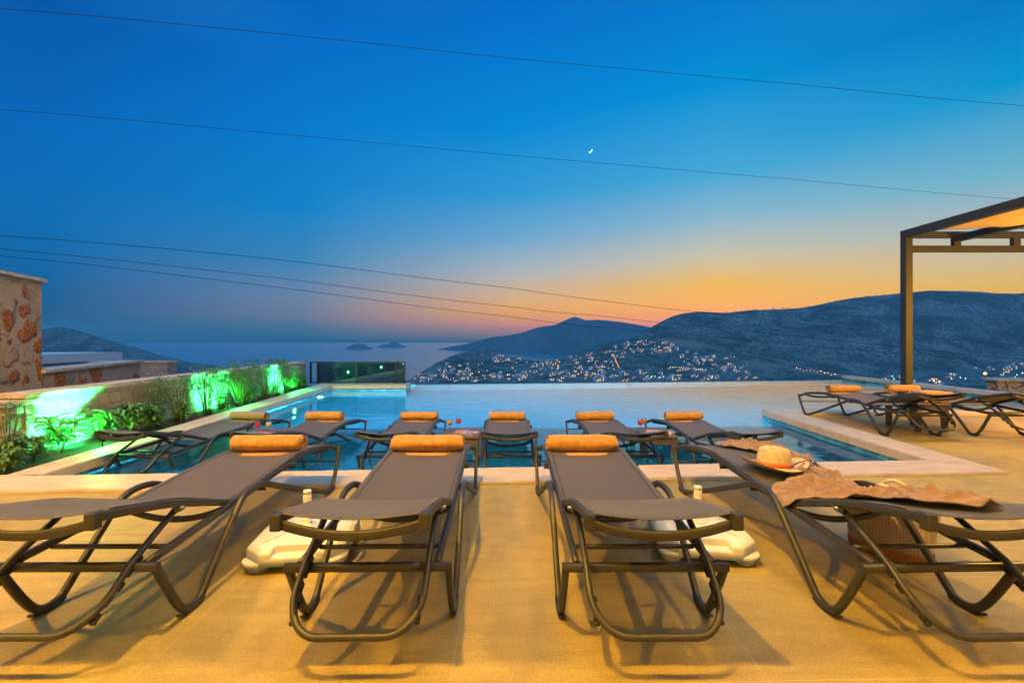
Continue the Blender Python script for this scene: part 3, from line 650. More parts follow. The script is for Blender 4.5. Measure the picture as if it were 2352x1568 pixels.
# pines standing on the ridge
def pine(k):
    rs = random.Random(k); b = MB(); b.sweep([(0, 0, -2), (.2, 0, 7)], .8, n=6, radii=[1, .5], m=M['trunk']); t_ = b.build('trunk')
    c = MB()
    for _ in range(220):
        a = rs.uniform(0, 6.28); r = rs.uniform(0, 1)**.5*5; z = 7+rs.uniform(-1, 1)*2.6*(1-r/6)
        p = Vector((r*math.cos(a), r*math.sin(a), z)); e1 = Vector((rs.uniform(-1, 1), rs.uniform(-1, 1), rs.uniform(-1, 1))); e2 = Vector((rs.uniform(-1, 1), rs.uniform(-1, 1), rs.uniform(-1, 1)))
        c.face([c.bm.verts.new(p), c.bm.verts.new(p+e1), c.bm.verts.new(p+e2)])
    f = c.build('crown', M['treed']); root = empty('pine_tree'); t_.parent = root; f.parent = root; return root
pp = pine(3); done = 0
for x in [1668, 1684, 1690, 1702, 1712, 1722, 1731, 1738, 1746, 1776, 1778, 1796, 1800, 1806, 1811, 1826, 1838, 1848, 1858, 1905, 1966, 1990, 2010]:
    ys = cat_interp(SX, SY, x); D = cat_interp(SX, SD, x)
    p = ground(x, ys+1.6)
    if p is None: continue
    o = pp if not done else copy_tree(pp); done = 1
    o.location = (p.x, p.y, p.z-.5); s = random.uniform(.9, 1.9); o.scale = (s, s, s); o.rotation_euler = (0, 0, random.uniform(0, 6))
    tag(o, 'small dark pine standing on the ridge of the long mountain against the orange sky', 'tree', 'pines along the ridge')
# mast on the far cape
b = MB(); p = at(1320, 729, 8750); b.sweep([(0, 0, -12), (0, 0, 36)], 3.0, n=5); b.box((0, 0, 24), (14, 3, 3)); b.box((0, 0, 4), (26, 16, 14))
tag(b.build('radio_mast', M['hg'], loc=p), 'thin radio mast on the pointed summit of the far mountain', 'mast')

# ------------------------------------------------------------------ moon
mm = bpy.data.materials.new('moonlight'); mm.use_nodes = True; t = mm.node_tree; t.nodes.clear()
g = N(t, 'ShaderNodeNewGeometry'); vd = N(t, 'ShaderNodeVectorMath', operation='DOT_PRODUCT'); t.links.new(g.outputs['Normal'], vd.inputs[0])
vd.inputs[1].default_value = Vector((.70, .85, -.34)).normalized()
gt = N(t, 'ShaderNodeMath', operation='GREATER_THAN'); t.links.new(vd.outputs['Value'], gt.inputs[0]); gt.inputs[1].default_value = .02
bf_ = N(t, 'ShaderNodeMath', operation='SUBTRACT'); bf_.use_clamp = True; t.links.new(gt.outputs[0], bf_.inputs[0]); t.links.new(g.outputs['Backfacing'], bf_.inputs[1])
e = N(t, 'ShaderNodeEmission'); e.inputs[0].default_value = (1, .97, .9, 1); e.inputs[1].default_value = 3.0
tr = N(t, 'ShaderNodeBsdfTransparent'); mx = N(t, 'ShaderNodeMixShader'); t.links.new(bf_.outputs[0], mx.inputs[0]); t.links.new(tr.outputs[0], mx.inputs[1]); t.links.new(e.outputs[0], mx.inputs[2])
o_ = N(t, 'ShaderNodeOutputMaterial'); t.links.new(mx.outputs[0], o_.inputs[0])
b = MB(); rr = 5.2/FD*60000; b.lathe([(math.sin(a)*rr, -math.cos(a)*rr) for a in [math.pi*i/24 for i in range(25)]], n=40)
tag(b.build('moon', mm, loc=at(1355, 345, 60000)), 'thin white crescent moon in the blue sky', 'moon')

# ------------------------------------------------------------------ overhead cables
CB = [([(-300, -8), (0, 20), (600, 74), (1176, 134), (1800, 191), (2352, 243), (2700, 276)], 12, 24, .017, 'topmost thin cable crossing the whole sky'),
      ([(-300, 226), (0, 252), (600, 304), (1176, 357), (1800, 410), (2340, 458), (2700, 492)], 16, 26, .016, 'second cable from the top, passing just under the moon'),
      ([(-300, 512), (0, 541), (600, 592), (1176, 661), (1470, 702), (1882, 748), (2352, 794), (2700, 824)], 14, 34, .024, 'thick cable of the lower three, the highest of them'),
      ([(-300, 540), (0, 572), (600, 634), (1176, 704), (1470, 736), (2060, 795), (2500, 836)], 16, 34, .024, 'middle one of the lower three cables'),
      ([(-300, 558), (0, 588), (600, 655), (1176, 727), (1470, 760), (1815, 791), (2500, 846)], 16, 34, .024, 'lowest cable, ending low against the mountains')]
for pts, d0, d1, r, lb in CB:
    P = []; xs = [q[0] for q in pts]; ys = [q[1] for q in pts]
    for i in range(61):
        x = xs[0]+(xs[-1]-xs[0])*i/60; P.append(at(x, cat_interp(xs, ys, x), d0+(d1-d0)*i/60))
    b = MB(); b.sweep(P, r, n=6); tag(b.build('overhead_cable', M['cable']), lb, 'cable', 'overhead cables across the sky')

# ================================================================== TERRACE
FL, FR_ = (-9.0, 3.00), (4.27, 3.91)        # deck side line of the front coping
def yl(x): return 3.395+(x+3.82)*.064       # deck side line, front coping
def yi(x): return 3.785+(x+3.98)*.066       # pool side line, front coping
ILx = lambda y: -3.95-(y-3.78)*.083         # pool side line, left coping
PEN0, PEN1 = (3.93, yi(3.93)), (4.09, 7.45)
PO0, PO1 = (4.27, yl(4.27)), (4.48, 7.10)
# floor of the deck (plus the part of it that runs out between the two pool arms)
b = MB(); b.prism([(-9, -4), (16, -4), (16, 7.1), PO1, PO0, (-9, yl(-9))], -.25, 0)
b.build('deck', M['floor'])['kind'] = 'structure'
# coping stones
b = MB()
b.prism([(-9, yl(-9)), PO0, PEN0, (ILx(3.78), 3.787), (ILx(3.78)-.05, 3.84), (-9, 3.50)], -.06, .03, bev=.008)
b.build('pool_coping', M['coping'])['kind'] = 'structure'
b = MB(); b.prism([PEN0, PO0, PO1, (16, 7.1), (16, 7.45), PEN1], -.06, .03, bev=.008)
b.build('pool_coping', M['coping'])['kind'] = 'structure'
b = MB(); b.prism([(ILx(3.78)-.30, 3.82), (ILx(3.78), 3.79), (ILx(11.6), 11.6), (-2.72, 11.72), (-2.72, 12.25), (-5.1, 12.2)], -.06, .03, bev=.008)
b.build('pool_coping', M['coping'])['kind'] = 'structure'
b = MB(); b.prism([(10.6, 7.45), (10.95, 7.45), (11.1, 14.9), (10.8, 14.9)], -.06, .03, bev=.008)
b.build('pool_coping', M['coping'])['kind'] = 'structure'
# pool shell
poly = [(ILx(3.78), 3.79), PEN0, PEN1, (10.6, 7.45), (10.8, 14.62), (-2.76, 13.1), (-2.76, 11.72), (ILx(11.6), 11.6)]
WL = -.105
b = MB(); bmv = [b.bm.verts.new((x, y, WL)) for x, y in poly]; b.face(bmv); b.build('pool_water', M['water'])['kind'] = 'structure'
b = MB(); ytop = lambda x: 6.75+x*.03
# shelf
b.prism([(-4.6, 3.4), (4.4, 3.9), (4.4, ytop(4.4)), (-4.6, ytop(-4.6))], -1.6, -.26)
b.build('pool_shelf', M['pooltile'])['kind'] = 'structure'
b = MB(); b.prism([(-6, 3), (12, 3), (12, 16), (-6, 16)], -1.75, -1.5); b.build('pool_floor', M['pooldeep'])['kind'] = 'structure'
def wall_strip(name, pts, m, z0=-1.5, z1=-.062, th=.2, sgn=1):
    for a, c in zip(pts, pts[1:]):
        a = Vector((*a, 0)); c = Vector((*c, 0)); n = (c-a).cross(Vector((0, 0, 1))).normalized()*th*sgn
        b = MB(); b.prism([tuple(a[:2]), tuple(c[:2]), tuple((c+n)[:2]), tuple((a+n)[:2])], z0, z1); o = b.build(name, m); o['kind'] = 'structure'
e = .012
wall_strip('pool_wall', [(ILx(3.78)-e, 3.78), (PEN0[0]+.1, PEN0[1])], M['pooltile'])
wall_strip('pool_wall', [(PEN0[0]+e, PEN0[1]), (PEN1[0]+e, PEN1[1])], M['pooltile'])
wall_strip('pool_wall', [(PEN1[0], PEN1[1]-e), (10.6, 7.45-e)], M['pooltile'])
wall_strip('pool_wall', [(10.6+e, 7.3), (10.82, 14.7)], M['pooltile'])
wall_strip('pool_wall', [(ILx(3.78)-e, 3.7), (ILx(11.6)-e, 11.7)], M['pooltile'], sgn=-1)
wall_strip('pool_wall', [(-4.7, 11.61), (-2.74, 11.73)], M['pooltile'], sgn=-1)
wall_strip('infinity_edge', [(-2.9, 13.08), (10.95, 14.63)], M['pooltile'], z1=WL+.004, th=.16, sgn=-1)
# underwater lamps
CY = (.10, .75, 1.0)
def pool_lamp(p, d, e, label):
    root = empty('pool_lamp', p, 0, label, 'pool light', 'underwater lamps'); 
    b = MB(); q = Vector(d).to_track_quat('Z', 'Y').to_matrix().to_4x4()
    b.lathe([(.001, .012), (.06, .012), (.075, .002), (.08, 0), (.08, -.01)], n=20); b.bm.transform(q); b.build('rim', M['steel'], root)
    b = MB(); b.lathe([(.001, .02), (.045, .018), (.058, .013)], n=20); b.bm.transform(q); b.build('lens', emit('pool_lens', (.6, .95, 1), 4), root)
    l = lamp('pool_lamp_light', 'SPOT', tuple(Vector(p)+Vector(d)*.06), CY, e, .05, spot_size=R(165), spot_blend=1); aim(l, Vector(p)+Vector(d)); return root
pool_lamp((ILx(10.6)+.0, 10.6, -.42), (1, -.25, -.15), 1500, 'white round lamp glowing underwater on the left pool wall')
for x, en in ((-3.1, 80), (-1.5, 30), (-.05, 90), (1.2, 40), (2.3, 40)):
    l = lamp('step_lamp', 'POINT', (x, yi(x)+.35, -.17), CY, en*4, .03)
for x in (-3.2, -1.0, 1.2, 3.4):
    l = lamp('deep_lamp', 'SPOT', (x, 7.05+x*.03, -.75), (0, .62, 1), (7500 if x < -2 else 7500 if x < 1 else 3600), .08, spot_size=R(160), spot_blend=1); aim(l, (x*1.25, 12, -1.0))
for x in (5.6, 8.4):
    l = lamp('deep_lamp', 'SPOT', (x, 7.6, -.55), (0, .45, .8), 90, .08, spot_size=R(160), spot_blend=1); aim(l, (x, 12, -1.0))

# ---- left planter: soil, wall, pier, stone walls behind
b = MB(); b.prism([(-6.2, 3.86), (ILx(3.78)-.28, 3.86), (ILx(11.6)-.29, 11.75), (-6.2, 12.1)], -.3, -.012)
b.build('planting_bed', M['soil'])['kind'] = 'structure'
def wall_thing(name, pts, z0, z1, th, m, label, cat='wall', cap=.045, over=.03, capm=None):
    root = empty(name, (*pts[0], 0), 0, label, cat); o = Vector((*pts[0], 0))
    a = Vector((*pts[0], 0)); c = Vector((*pts[1], 0)); d = (c-a).normalized(); n = Vector((-d.y, d.x, 0))*th
    b = MB(); b.prism([tuple((q-o)[:2]) for q in (a, c, c+n, a+n)], z0, z1)
    w = b.build('wall', m, root)
    a2 = a-d*over-n.normalized()*over; c2 = c+d*over-n.normalized()*over; n2 = n.normalized()*(th+2*over)
    b = MB(); b.prism([tuple((q-o)[:2]) for q in (a2, c2, c2+n2, a2+n2)], z1, z1+cap, bev=.006)
    b.build('cap_stone', capm or M['capstone'], root); return root
wall_thing('planter_wall', [(-4.98, 4.66), (-5.52, 12.2)], -.3, .565, .28, M['ashlar'], 'low grey stone wall behind the planting bed, washed with green light', cap=.05, over=.015)
wall_thing('stone_pier', [(-6.6, 4.42), (-4.99, 4.50)], -.3, .50, .30, M['ashlar'], 'brown stone pier at the near end of the planter wall', cat='wall', cap=.05)
wall_thing('stone_wall', [(-6.55, 5.2), (-7.18, 6.95)], -.5, 2.05, .35, M['rubble'], 'tall rubble stone wall with rusty stones at the left edge', cap=.05, over=.05)
wall_thing('stone_wall', [(-7.19, 6.98), (-8.75, 10.7)], -.5, .66, .35, M['rubble2'], 'low rubble wall with a row of rusty stones, stepping down from the tall wall', cap=.05, over=.05)
wall_thing('stone_wall', [(-13.0, 14.0), (-10.60, 14.0)], -3, .50, .4, M['greystone'], 'grey squared stone wall farther off behind the low rubble wall', cap=.04)
# neighbouring flat roof
root = empty('neighbour_house', (-25.2, 22, -6), 0, 'flat white roof edge of a neighbouring house left of the tall stone wall', 'house')
b = MB(); b.box((0, 0, 6.35), (7.6, 6, .42)); b.build('roof', M['white'], root)
b = MB(); b.box((-1.2, .3, 3.07), (6.6, 5, 6.14)); b.build('wall', M['hc'], root)
b = MB(); b.box((-1.2, -2.24, 5.4), (3, .08, 1.2)); b.build('window', M['win'], root)
wall_thing('stone_wall', [(18, 10.4), (12.1, 11.6)], -2, .17, .35, M['rubble'], 'low stone wall with a pale cap beyond the pool at the right edge', cap=.055, over=.06)
# small slab in the bed at far left
b = MB(); b.box((-4.94, 4.30, .275), (.50, .18, .04), bev=.008); b.box((-5.14, 4.3, .12), (.05, .16, .27)); b.box((-4.74, 4.3, .12), (.05, .16, .27))
tag(b.build('garden_shelf', M['capstone']), 'small stone ledge glowing green beside the pier', 'ledge')

# ---- glass balustrade at the far left corner
root = empty('glass_balustrade', (-4.1, 12.1, .03), 0, 'dark framed glass balustrade at the far left corner of the pool', 'balustrade')
X0, X1 = -5.35+4.1, -2.86+4.1
b = MB(); b.box(((X0+X1)/2, 0, .565), (X1-X0+.05, .05, .03)); b.build('top_rail', M['glassframe'], root)
b = MB(); b.box(((X0+X1)/2, 0, .03), (X1-X0, .05, .03)); b.build('bottom_rail', M['glassframe'], root)
px = [-5.35+4.1, -5.16+4.1, -4.13+4.1, -3.08+4.1, -2.86+4.1]
for x in px:
    b = MB(); b.box((x, 0, .2745), (.045, .045, .549)); b.build('post', M['glassframe'], root)
for a, c in zip(px[1:-1], px[2:]):
    b = MB(); b.box(((a+c)/2, 0, .297), (c-a-.05, .012, .50)); b.build('glass_panel', M['panel'], root)

# ---- plants
def papyrus(loc, h, n, seed, label, spread=.16):
    rs = random.Random(seed); root = empty('papyrus', loc, 0, label, 'plant', 'papyrus clumps in the planting bed')
    st = MB(); lf = MB()
    for _ in range(n):
        a = rs.uniform(0, 6.28); r0 = rs.uniform(0, .06); r1 = r0+rs.uniform(.02, spread); hh = h*rs.uniform(.55, 1.05)
        P = [Vector((math.cos(a)*(r0+(r1-r0)*u**1.6), math.sin(a)*(r0+(r1-r0)*u**1.6), hh*u)) for u in (0, .35, .7, 1)]
        st.sweep(P, .008, n=4, radii=[1.2, 1, .8, .6])
        top = P[-1]
        for k in range(rs.randint(10, 14)):
            b_ = rs.uniform(0, 6.28); L = rs.uniform(.08, .16); up = rs.uniform(-.1, .55)
            d = Vector((math.cos(b_), math.sin(b_), up)).normalized(); s = d.cross(Vector((0, 0, 1))).normalized()*.0062
            m1 = top+d*L*.55+Vector((0, 0, .004)); e_ = top+d*L+Vector((0, 0, -L*.28))
            v = [lf.bm.verts.new(q) for q in (top-s*.5, top+s*.5, m1+s, m1-s, e_)]
            lf.face([v[0], v[1], v[2], v[3]]); lf.face([v[3], v[2], v[4]])
    st.build('stem', M['reed'], root); lf.build('foliage', M['reed'], root); return root
def leafy(loc, h, n, seed, label, L=.15, lean=0):
    rs = random.Random(seed); root = empty('broadleaf_plant', loc, 0, label, 'plant', 'broad leaved plants in the planting bed')
    st = MB(); lf = MB()
    for q in range(n):
        a = rs.uniform(0, 6.28); r1 = rs.uniform(.02, .20)*h*2; hh = h*rs.uniform(.6, 1.0)
        P = [Vector((math.cos(a)*r1*u**1.3+lean*u, math.sin(a)*r1*u**1.3, hh*u)) for u in (0, .25, .5, .75, 1)]
        st.sweep(P, .008, n=5, radii=[1.2, 1, .9, .7, .5])
        for u in (.35, .5, .65, .8, .92, 1.0):
            base = Vector((math.cos(a)*r1*u**1.3+lean*u, math.sin(a)*r1*u**1.3, hh*u)); ph = rs.uniform(0, 6.28)
            for k in range(3 if u < .95 else 4):
                b_ = ph+k*6.28/(3 if u < .95 else 4)+rs.uniform(-.3, .3); LL = L*rs.uniform(.6, 1.1); wd = LL*.17
                d = Vector((math.cos(b_), math.sin(b_), 0)); s = Vector((-d.y, d.x, 0)); up = rs.uniform(.1, .7)
                pr = [(0, .15, 0), (.3, .8, .28*up), (.6, 1, .38*up), (.85, .6, .25*up), (1, .05, .05*up-.1)]
                rows = []
                for (u2, w2, z2) in pr:
                    c = base+d*LL*u2+Vector((0, 0, LL*z2)); rows.append([lf.bm.verts.new(c-s*wd*w2+Vector((0, 0, wd*.35*w2))), lf.bm.verts.new(c), lf.bm.verts.new(c+s*wd*w2+Vector((0, 0, wd*.35*w2)))])
                for r_, r2_ in zip(rows, rows[1:]):
                    for j in (0, 1): lf.face([r_[j], r_[j+1], r2_[j+1], r2_[j]], 0, True)
    st.build('stem', M['reed'], root); lf.build('foliage', M['leaf'], root); return root
PB = lambda y, off=.0: (-4.62-(y-4.7)*.083+off, y, -.012)
leafy(PB(4.72, -.05), .44, 4, 1, 'leafy plant standing dark before the biggest green glow', .18)
leafy(PB(4.35, .02), .24, 6, 2, 'short leafy plant in the front corner of the bed near the pool coping', .12)
leafy(PB(4.95, -.28), .30, 6, 22, 'leafy plant close to the wall left of the biggest green glow', .13)
leafy((-4.55, 4.12, -.01), .30, 11, 3, 'dense bush below the stone ledge at the left edge', .12)
leafy((-4.42, 3.98, -.01), .20, 7, 4, 'low spiky plant at the very left end of the bed', .10)
papyrus((-4.74, 4.27, 0), .62, 14, 5, 'papyrus at the left picture edge in front of the brown pier', .16)
for i, (y, h) in enumerate([(5.35, .34), (5.65, .38), (5.95, .36)]):
    leafy(PB(y, -.10+.06*i), h, 8, 10+i, ['leafy plant right of the biggest green glow', 'leafy plant second right of the biggest green glow', 'leafy plant just before the first papyrus'][i], .15)
plb = ['first papyrus clump from the left, leaning towards the leafy plants', 'second papyrus clump, in front of dim grey wall', 'papyrus clump left of the middle green glow', 'papyrus clump in the middle green glow', 'papyrus clump just right of the middle green glow',
       'dense papyrus clump between the middle and far glows', 'thin papyrus clump before grey wall between glows', 'tall papyrus clump left of the far green glow', 'papyrus clump touching the far green glow', 'small papyrus clump near the balustrade']
for i, (y, h, n) in enumerate([(6.2, .62, 22), (6.65, .64, 24), (7.2, .72, 24), (7.7, .66, 24), (8.1, .76, 26), (8.55, .78, 26), (9.1, .74, 24), (9.6, .74, 24), (10.1, .72, 24), (11.1, .5, 16)]):
    papyrus(PB(y, random.uniform(-.12, .08)), h, n, 30+i, plb[i], .20)
for i, (y, h, lb) in enumerate([(6.4, .34, 'low leafy plant at the foot of the first papyrus'), (7.45, .30, 'low leafy plant before the middle green glow'), (8.35, .34, 'low leafy plant between two dense papyrus clumps'), (9.35, .32, 'low leafy plant left of the tall papyrus near the far glow')]):
    leafy(PB(y, .12), h, 6, 60+i, lb, .12)
leafy(PB(10.6, .0), .38, 8, 50, 'leafy shrub right of the far green glow', .13)
leafy(PB(11.2, .02), .26, 9, 51, 'low shrub beside the glass balustrade', .12)
# garden uplights
glb = ['small green spotlight throwing the biggest glow on the planter wall', 'small green spotlight at the middle of the planter wall', 'small green spotlight at the far end of the planter wall']
GL = [((-4.50, 5.00, .03), 34), ((-4.66, 7.75, .03), 26), ((-4.92, 10.35, .03), 30)]
for i, (p, en) in enumerate(GL):
    lamp('garden_glow', 'POINT', (p[0]-.05, p[1]+.05, .22), (.03, 1.0, .16), en*.9, .02)
    root = empty('garden_spotlight', p, 0, glb[i], 'spotlight', 'green garden spotlights')
    b = MB(); b.sweep([(0, 0, -.05), (0, 0, .03)], .012, n=6); b.build('stake', M['glassframe'], root)
    q = Matrix.Translation((0, 0, .05)) @ Vector((-1, .12, .55)).to_track_quat('Z', 'Y').to_matrix().to_4x4()
    b = MB(); b.lathe([(.001, -.04), (.022, -.035), (.032, .02), (.034, .035)], n=16); b.bm.transform(q); b.build('housing', M['glassframe'], root)
    b = MB(); b.lathe([(.001, .03), (.030, .028)], n=16); b.bm.transform(q); b.build('lens', emit('green_lens', (.5, 1, .7), 5), root)
    l = lamp('garden_light', 'SPOT', (p[0]-.03, p[1], p[2]+.09), (.03, 1.0, .22), en*26, .02, spot_size=R(100), spot_blend=.7); aim(l, (p[0]-1, p[1]+.1, p[2]+.45))

# ================================================================== SUN LOUNGER
OUT = [(0, .298), (.03, .21), (.13, .05), (.165, .016), (.25, .016), (1.04, .325), (1.15, .372), (1.30, .372), (1.38, .31), (1.60, .075), (1.655, .016), (1.735, .016), (1.79, .07), (1.90, .275)]
RAIL = [(0.012, .298), (.10, .33), (.27, .358), (.48, .378), (.66, .378), (1.90, .290)]
BACK = [(1.36, .337), (1.52, .395), (1.71, .462), (1.90, .508), (2.10, .548)]
YO = 1.05
def L3(x, s, h): return Vector((x, YO-s, h))
railx = [p[0] for p in RAIL]; railh = [p[1] for p in RAIL]
def seat_h(s): return cat_interp(railx, railh, s)
bx_, bh_ = [p[0] for p in BACK], [p[1] for p in BACK]
def back_h(s): return cat_interp(bx_, bh_, s)
def make_lounger():
    root = empty('sun_lounger')
    X = .305; XR = .262
    side = (1, 0, 0)
    for sg in (-1, 1):
        b = MB(); b.sweep(smooth_path([L3(sg*X, *p) for p in OUT], 2), 0.0265, .033, side, 12, power=3.2)
        b.box(L3(sg*(X-.018), .0, .292), (.05, .03, .034), bev=.004)
        f = b.build('leg_frame', M['frame'], root)
        for s0 in (.19, 1.70):
            b = MB(); b.sweep(smooth_path([L3(sg*X, s0-.065, .020), L3(sg*X, s0-.03, .0045), L3(sg*X, s0+.04, .0045), L3(sg*X, s0+.075, .018)], 1), .031, .012, side, 8, power=3); b.build('rubber_foot', M['rubber'], f)
        b = MB(); b.sweep(smooth_path([L3(sg*XR, *p) for p in RAIL], 2), 0.0265, .033, side, 12, power=3.2)
        rl = b.build('side_rail', M['frame'], root)
        for s0 in (.75, 1.10):
            b = MB(); b.box(L3(sg*.285, s0, seat_h(s0)-.012), (.03, .022, .022), bev=.003); b.sweep([L3(sg*.300, s0, seat_h(s0)-.03), L3(sg*.245, s0, seat_h(s0)-.03)], .012, n=8); b.build('bracket', M['frame'], rl)
    b = MB(); b.sweep([L3(-.318, 1.905, .283), L3(.318, 1.905, .283)], .030, .034, (0, 1, 0), 12, power=3.2); b.build('crossbar', M['frame'], root)
    b = MB(); b.sweep([L3(-.25, 1.74, .288), L3(.25, 1.74, .288)], .020, n=10); b.build('brace', M['frame'], root)
    b = MB(); b.sweep([L3(-.30, .05, .20), L3(.30, .05, .20)], .014, n=8); b.build('brace', M['frame'], root)
    b = MB(); b.sweep([L3(x, 1.385, .318-.055*(1-(x/.25)**2)) for x in [-.25+.05*i for i in range(11)]], .022, .030, (0, 1, 0), 10, power=3); b.build('bowed_bar', M['frame'], root)
    b = MB(); b.sweep([L3(x, .09, .312-.04*(1-(x/.25)**2)) for x in [-.25+.05*i for i in range(11)]], .020, .028, (0, 1, 0), 10, power=3); b.build('bowed_bar', M['frame'], root)
    # sling
    def sf(u, v):
        s = .02+u*1.355; x = -.262+.524*v; return L3(x, s, seat_h(s)+.019-.022*(1-(x/.262)**2)*min(1, s/.2))
    b = MB(); b.solid_grid(sf, (0, 0, 1), .003, 40, 14); ss_ = b.build('seat_sling', M['sling'], root)
    for v0 in (.045, .955):
        b = MB(); b.sweep([sf(k/30, v0)+Vector((0, 0, .0008)) for k in range(31)], .010, .0022, side, 6); b.build('hem', M['hem'], ss_)
    # backrest
    XB = .25
    br = MB()
    for sg in (-1, 1):
        br.sweep(smooth_path([L3(sg*XB, s, h) for s, h in BACK], 2), .0255, .034, side, 12, power=3.2)
        br.box(L3(sg*XB, 2.105, .538), (.036, .036, .058), bev=.005)
        br.box(L3(sg*XB, 1.70, .436), (.012, .05, .035), bev=.003)
    br.sweep([L3(x, 2.10, .530-.045*(1-(x/XB)**2)) for x in [-XB+XB*i/8 for i in range(17)]], .018, .034, (0, 1, 0), 12, power=3.2)
    fr_ = br.build('backrest_frame', M['frame'], root)
    for sg in (-1, 1):
        b = MB(); b.sweep([L3(sg*(XB-.02), 1.70, .436), L3(sg*(XB+.022), 1.70, .436)], .016, n=10); b.build('bolt', M['steel'], fr_)
    def bf(u, v):
        s = 1.39+u*.715; x = -.25+.50*v; return L3(x, s, back_h(s)+.020-.024*(1-(x/.25)**2)*min(1, .25+u))
    b = MB(); b.solid_grid(bf, (0, 0, 1), .003, 24, 14); b.build('backrest_sling', M['sling'], root)
    # prop: a U shaped tube with notches
    XP = .232; c = .12
    side_pts = [(1.70, .425), (1.80, .375), (1.92, .312), (2.00, .250)]
    P = [L3(-XP, *p) for p in side_pts]
    arc = []
    for i in range(9):
        a = math.pi/2*i/8; k = math.sin(a)
        arc.append((-XP+c*(1-math.cos(a)), 2.00+.115*math.sin(a)**1.0, .250-.10*math.sin(a)))
    P += [L3(*q) for q in arc[1:]]
    Q = [Vector((-p.x, p.y, p.z)) for p in reversed(P)]
    b = MB(); b.sweep(P+Q, .0255, n=12); pr = b.build('prop', M['frame'], root)
    for sg in (-1, 1):
        for k in range(5):
            u = k/4; s = 1.885+.17*u; h = interp([1.80, 1.92, 2.0, 2.08], [.375, .312, .25, .185], s)-.022
            b = MB(); b.box(L3(sg*(XP-.004 - (0 if u < .7 else .012)), s, h), (.018, .020, .026), bev=.003, rx=.6); b.box(L3(sg*(XP-.004-(0 if u < .7 else .012)), s+.012, h-.014), (.018, .014, .014), bev=.002, rx=.6)
            b.build('notch', M['rubber'], pr)
    return root
proto = make_lounger()
LOUNGERS = {
 'L1': (-1.675, -1.690, 3.65, 0, 'front row sun lounger nearest the left edge, its backrest running out of the picture'),
 'L2': (-.548, -.590, 3.65, 0, 'front row sun lounger just left of the centre, beside the left white umbrella base'),
 'L3': (.512, .500, 3.65, 0, 'front row sun lounger just right of the centre, beside the right white umbrella base'),
 'L4': (1.655, 1.600, 3.65, 0, 'front row sun lounger on the right with a crumpled towel and straw hat on it'),
 'A': (-3.66, -3.38, 6.35, -.26, 'sun lounger in the shallow water nearest the green lit planting bed, grey towel on it'),
 'B': (-2.36, -2.34, 6.35, -.26, 'second sun lounger from the left in the shallow water'),
 'C': (-1.20, -1.235, 6.35, -.26, 'sun lounger in the water left of the table with yellow and red drinks'),
 'D': (-.026, -.07, 6.35, -.26, 'sun lounger in the water standing at the centre of the picture'),
 'E': (1.188, 1.057, 6.35, -.26, 'sun lounger in the water left of the table with two touching glasses'),
 'F': (2.26, 2.16, 6.35, -.26, 'sun lounger in the water nearest the deck arm on the right'),
 'G': (4.84, 4.88, 7.25, 0, 'sun lounger on the deck arm nearest the pool corner'),
 'H': (5.93, 6.00, 7.25, 0, 'sun lounger on the deck arm at the right picture edge'),
}
LO = {}
for i, (k, (xh, xf, d0, z, lb)) in enumerate(LOUNGERS.items()):
    o = proto if i == 0 else copy_tree(proto)
    d = Vector((xf-xh, 2.0, 0)).normalized(); F = Vector((xf, d0, z)); o.location = F-d*YO; o.rotation_euler = (0, 0, math.atan2(-d.x, d.y))
    tag(o, lb, 'sun lounger', 'sun loungers'); LO[k] = o
bpy.context.view_layer.update()
def on(k, x, s, h): return LO[k].matrix_world @ L3(x, s, h)

# ---- rolled towels
def roll_towel(m, length=.47, seed=0):
    rs = random.Random(seed); b = MB(); turns = 3.1; n = 76; nl = 26; ro = .070
    def f(u, v):
        a = u*turns*2*math.pi; r = .014+(ro-.014)*(u**.8); x = (v-.5)*length*(1+.03*math.sin(a*.7+seed)+.012*math.sin(a*2+seed))
        w = .0075*noise.noise(Vector((x*7, a*1.0, seed*3.1)))+.003*noise.noise(Vector((x*25, a*3, seed)))
        r = (r+w)*(1-.10*(abs(v-.5)*2)**7*(1 if u > .6 else .3))
        return Vector((x, 1.12*r*math.cos(-a-1.4), .93*r*math.sin(-a-1.4)+ro*.93))
    mi = 0; T = [[b.bm.verts.new(f(i/n, j/nl)) for j in range(nl+1)] for i in range(n+1)]
    th = .0085
    def g(u, v):
        a = u*turns*2*math.pi; p = f(u, v); r = max(.004, .014+(ro-.014)*(u**.8)-th); return Vector((p.x, 1.12*r*math.cos(-a-1.4), .93*r*math.sin(-a-1.4)+ro*.93))
    Bt = [[b.bm.verts.new(g(i/n, j/nl)) for j in range(nl+1)] for i in range(n+1)]
    for i in range(n):
        for j in range(nl):
            b.face([T[i][j], T[i+1][j], T[i+1][j+1], T[i][j+1]], 0, True); b.face([Bt[i][j], Bt[i][j+1], Bt[i+1][j+1], Bt[i+1][j]], 0, True)
        for j in (0, nl): b.face([T[i][j], T[i+1][j], Bt[i+1][j], Bt[i][j]], 0, True)
    for q in (0, n):
        for j in range(nl): b.face([T[q][j], T[q][j+1], Bt[q][j+1], Bt[q][j]], 0, True)
    # flap lying on the sling
    fl_ = rs.uniform(-.03, .02); b.box((fl_, -.045-.02*rs.random(), .005), (length*.9, .09, .009), rz=rs.uniform(-.04, .04), bev=.003)
    return b.build('rolled_towel', m)
tb = roll_towel(M['towel'], .47, 1); tg = roll_towel(M['towelgrey'], .47, 4)
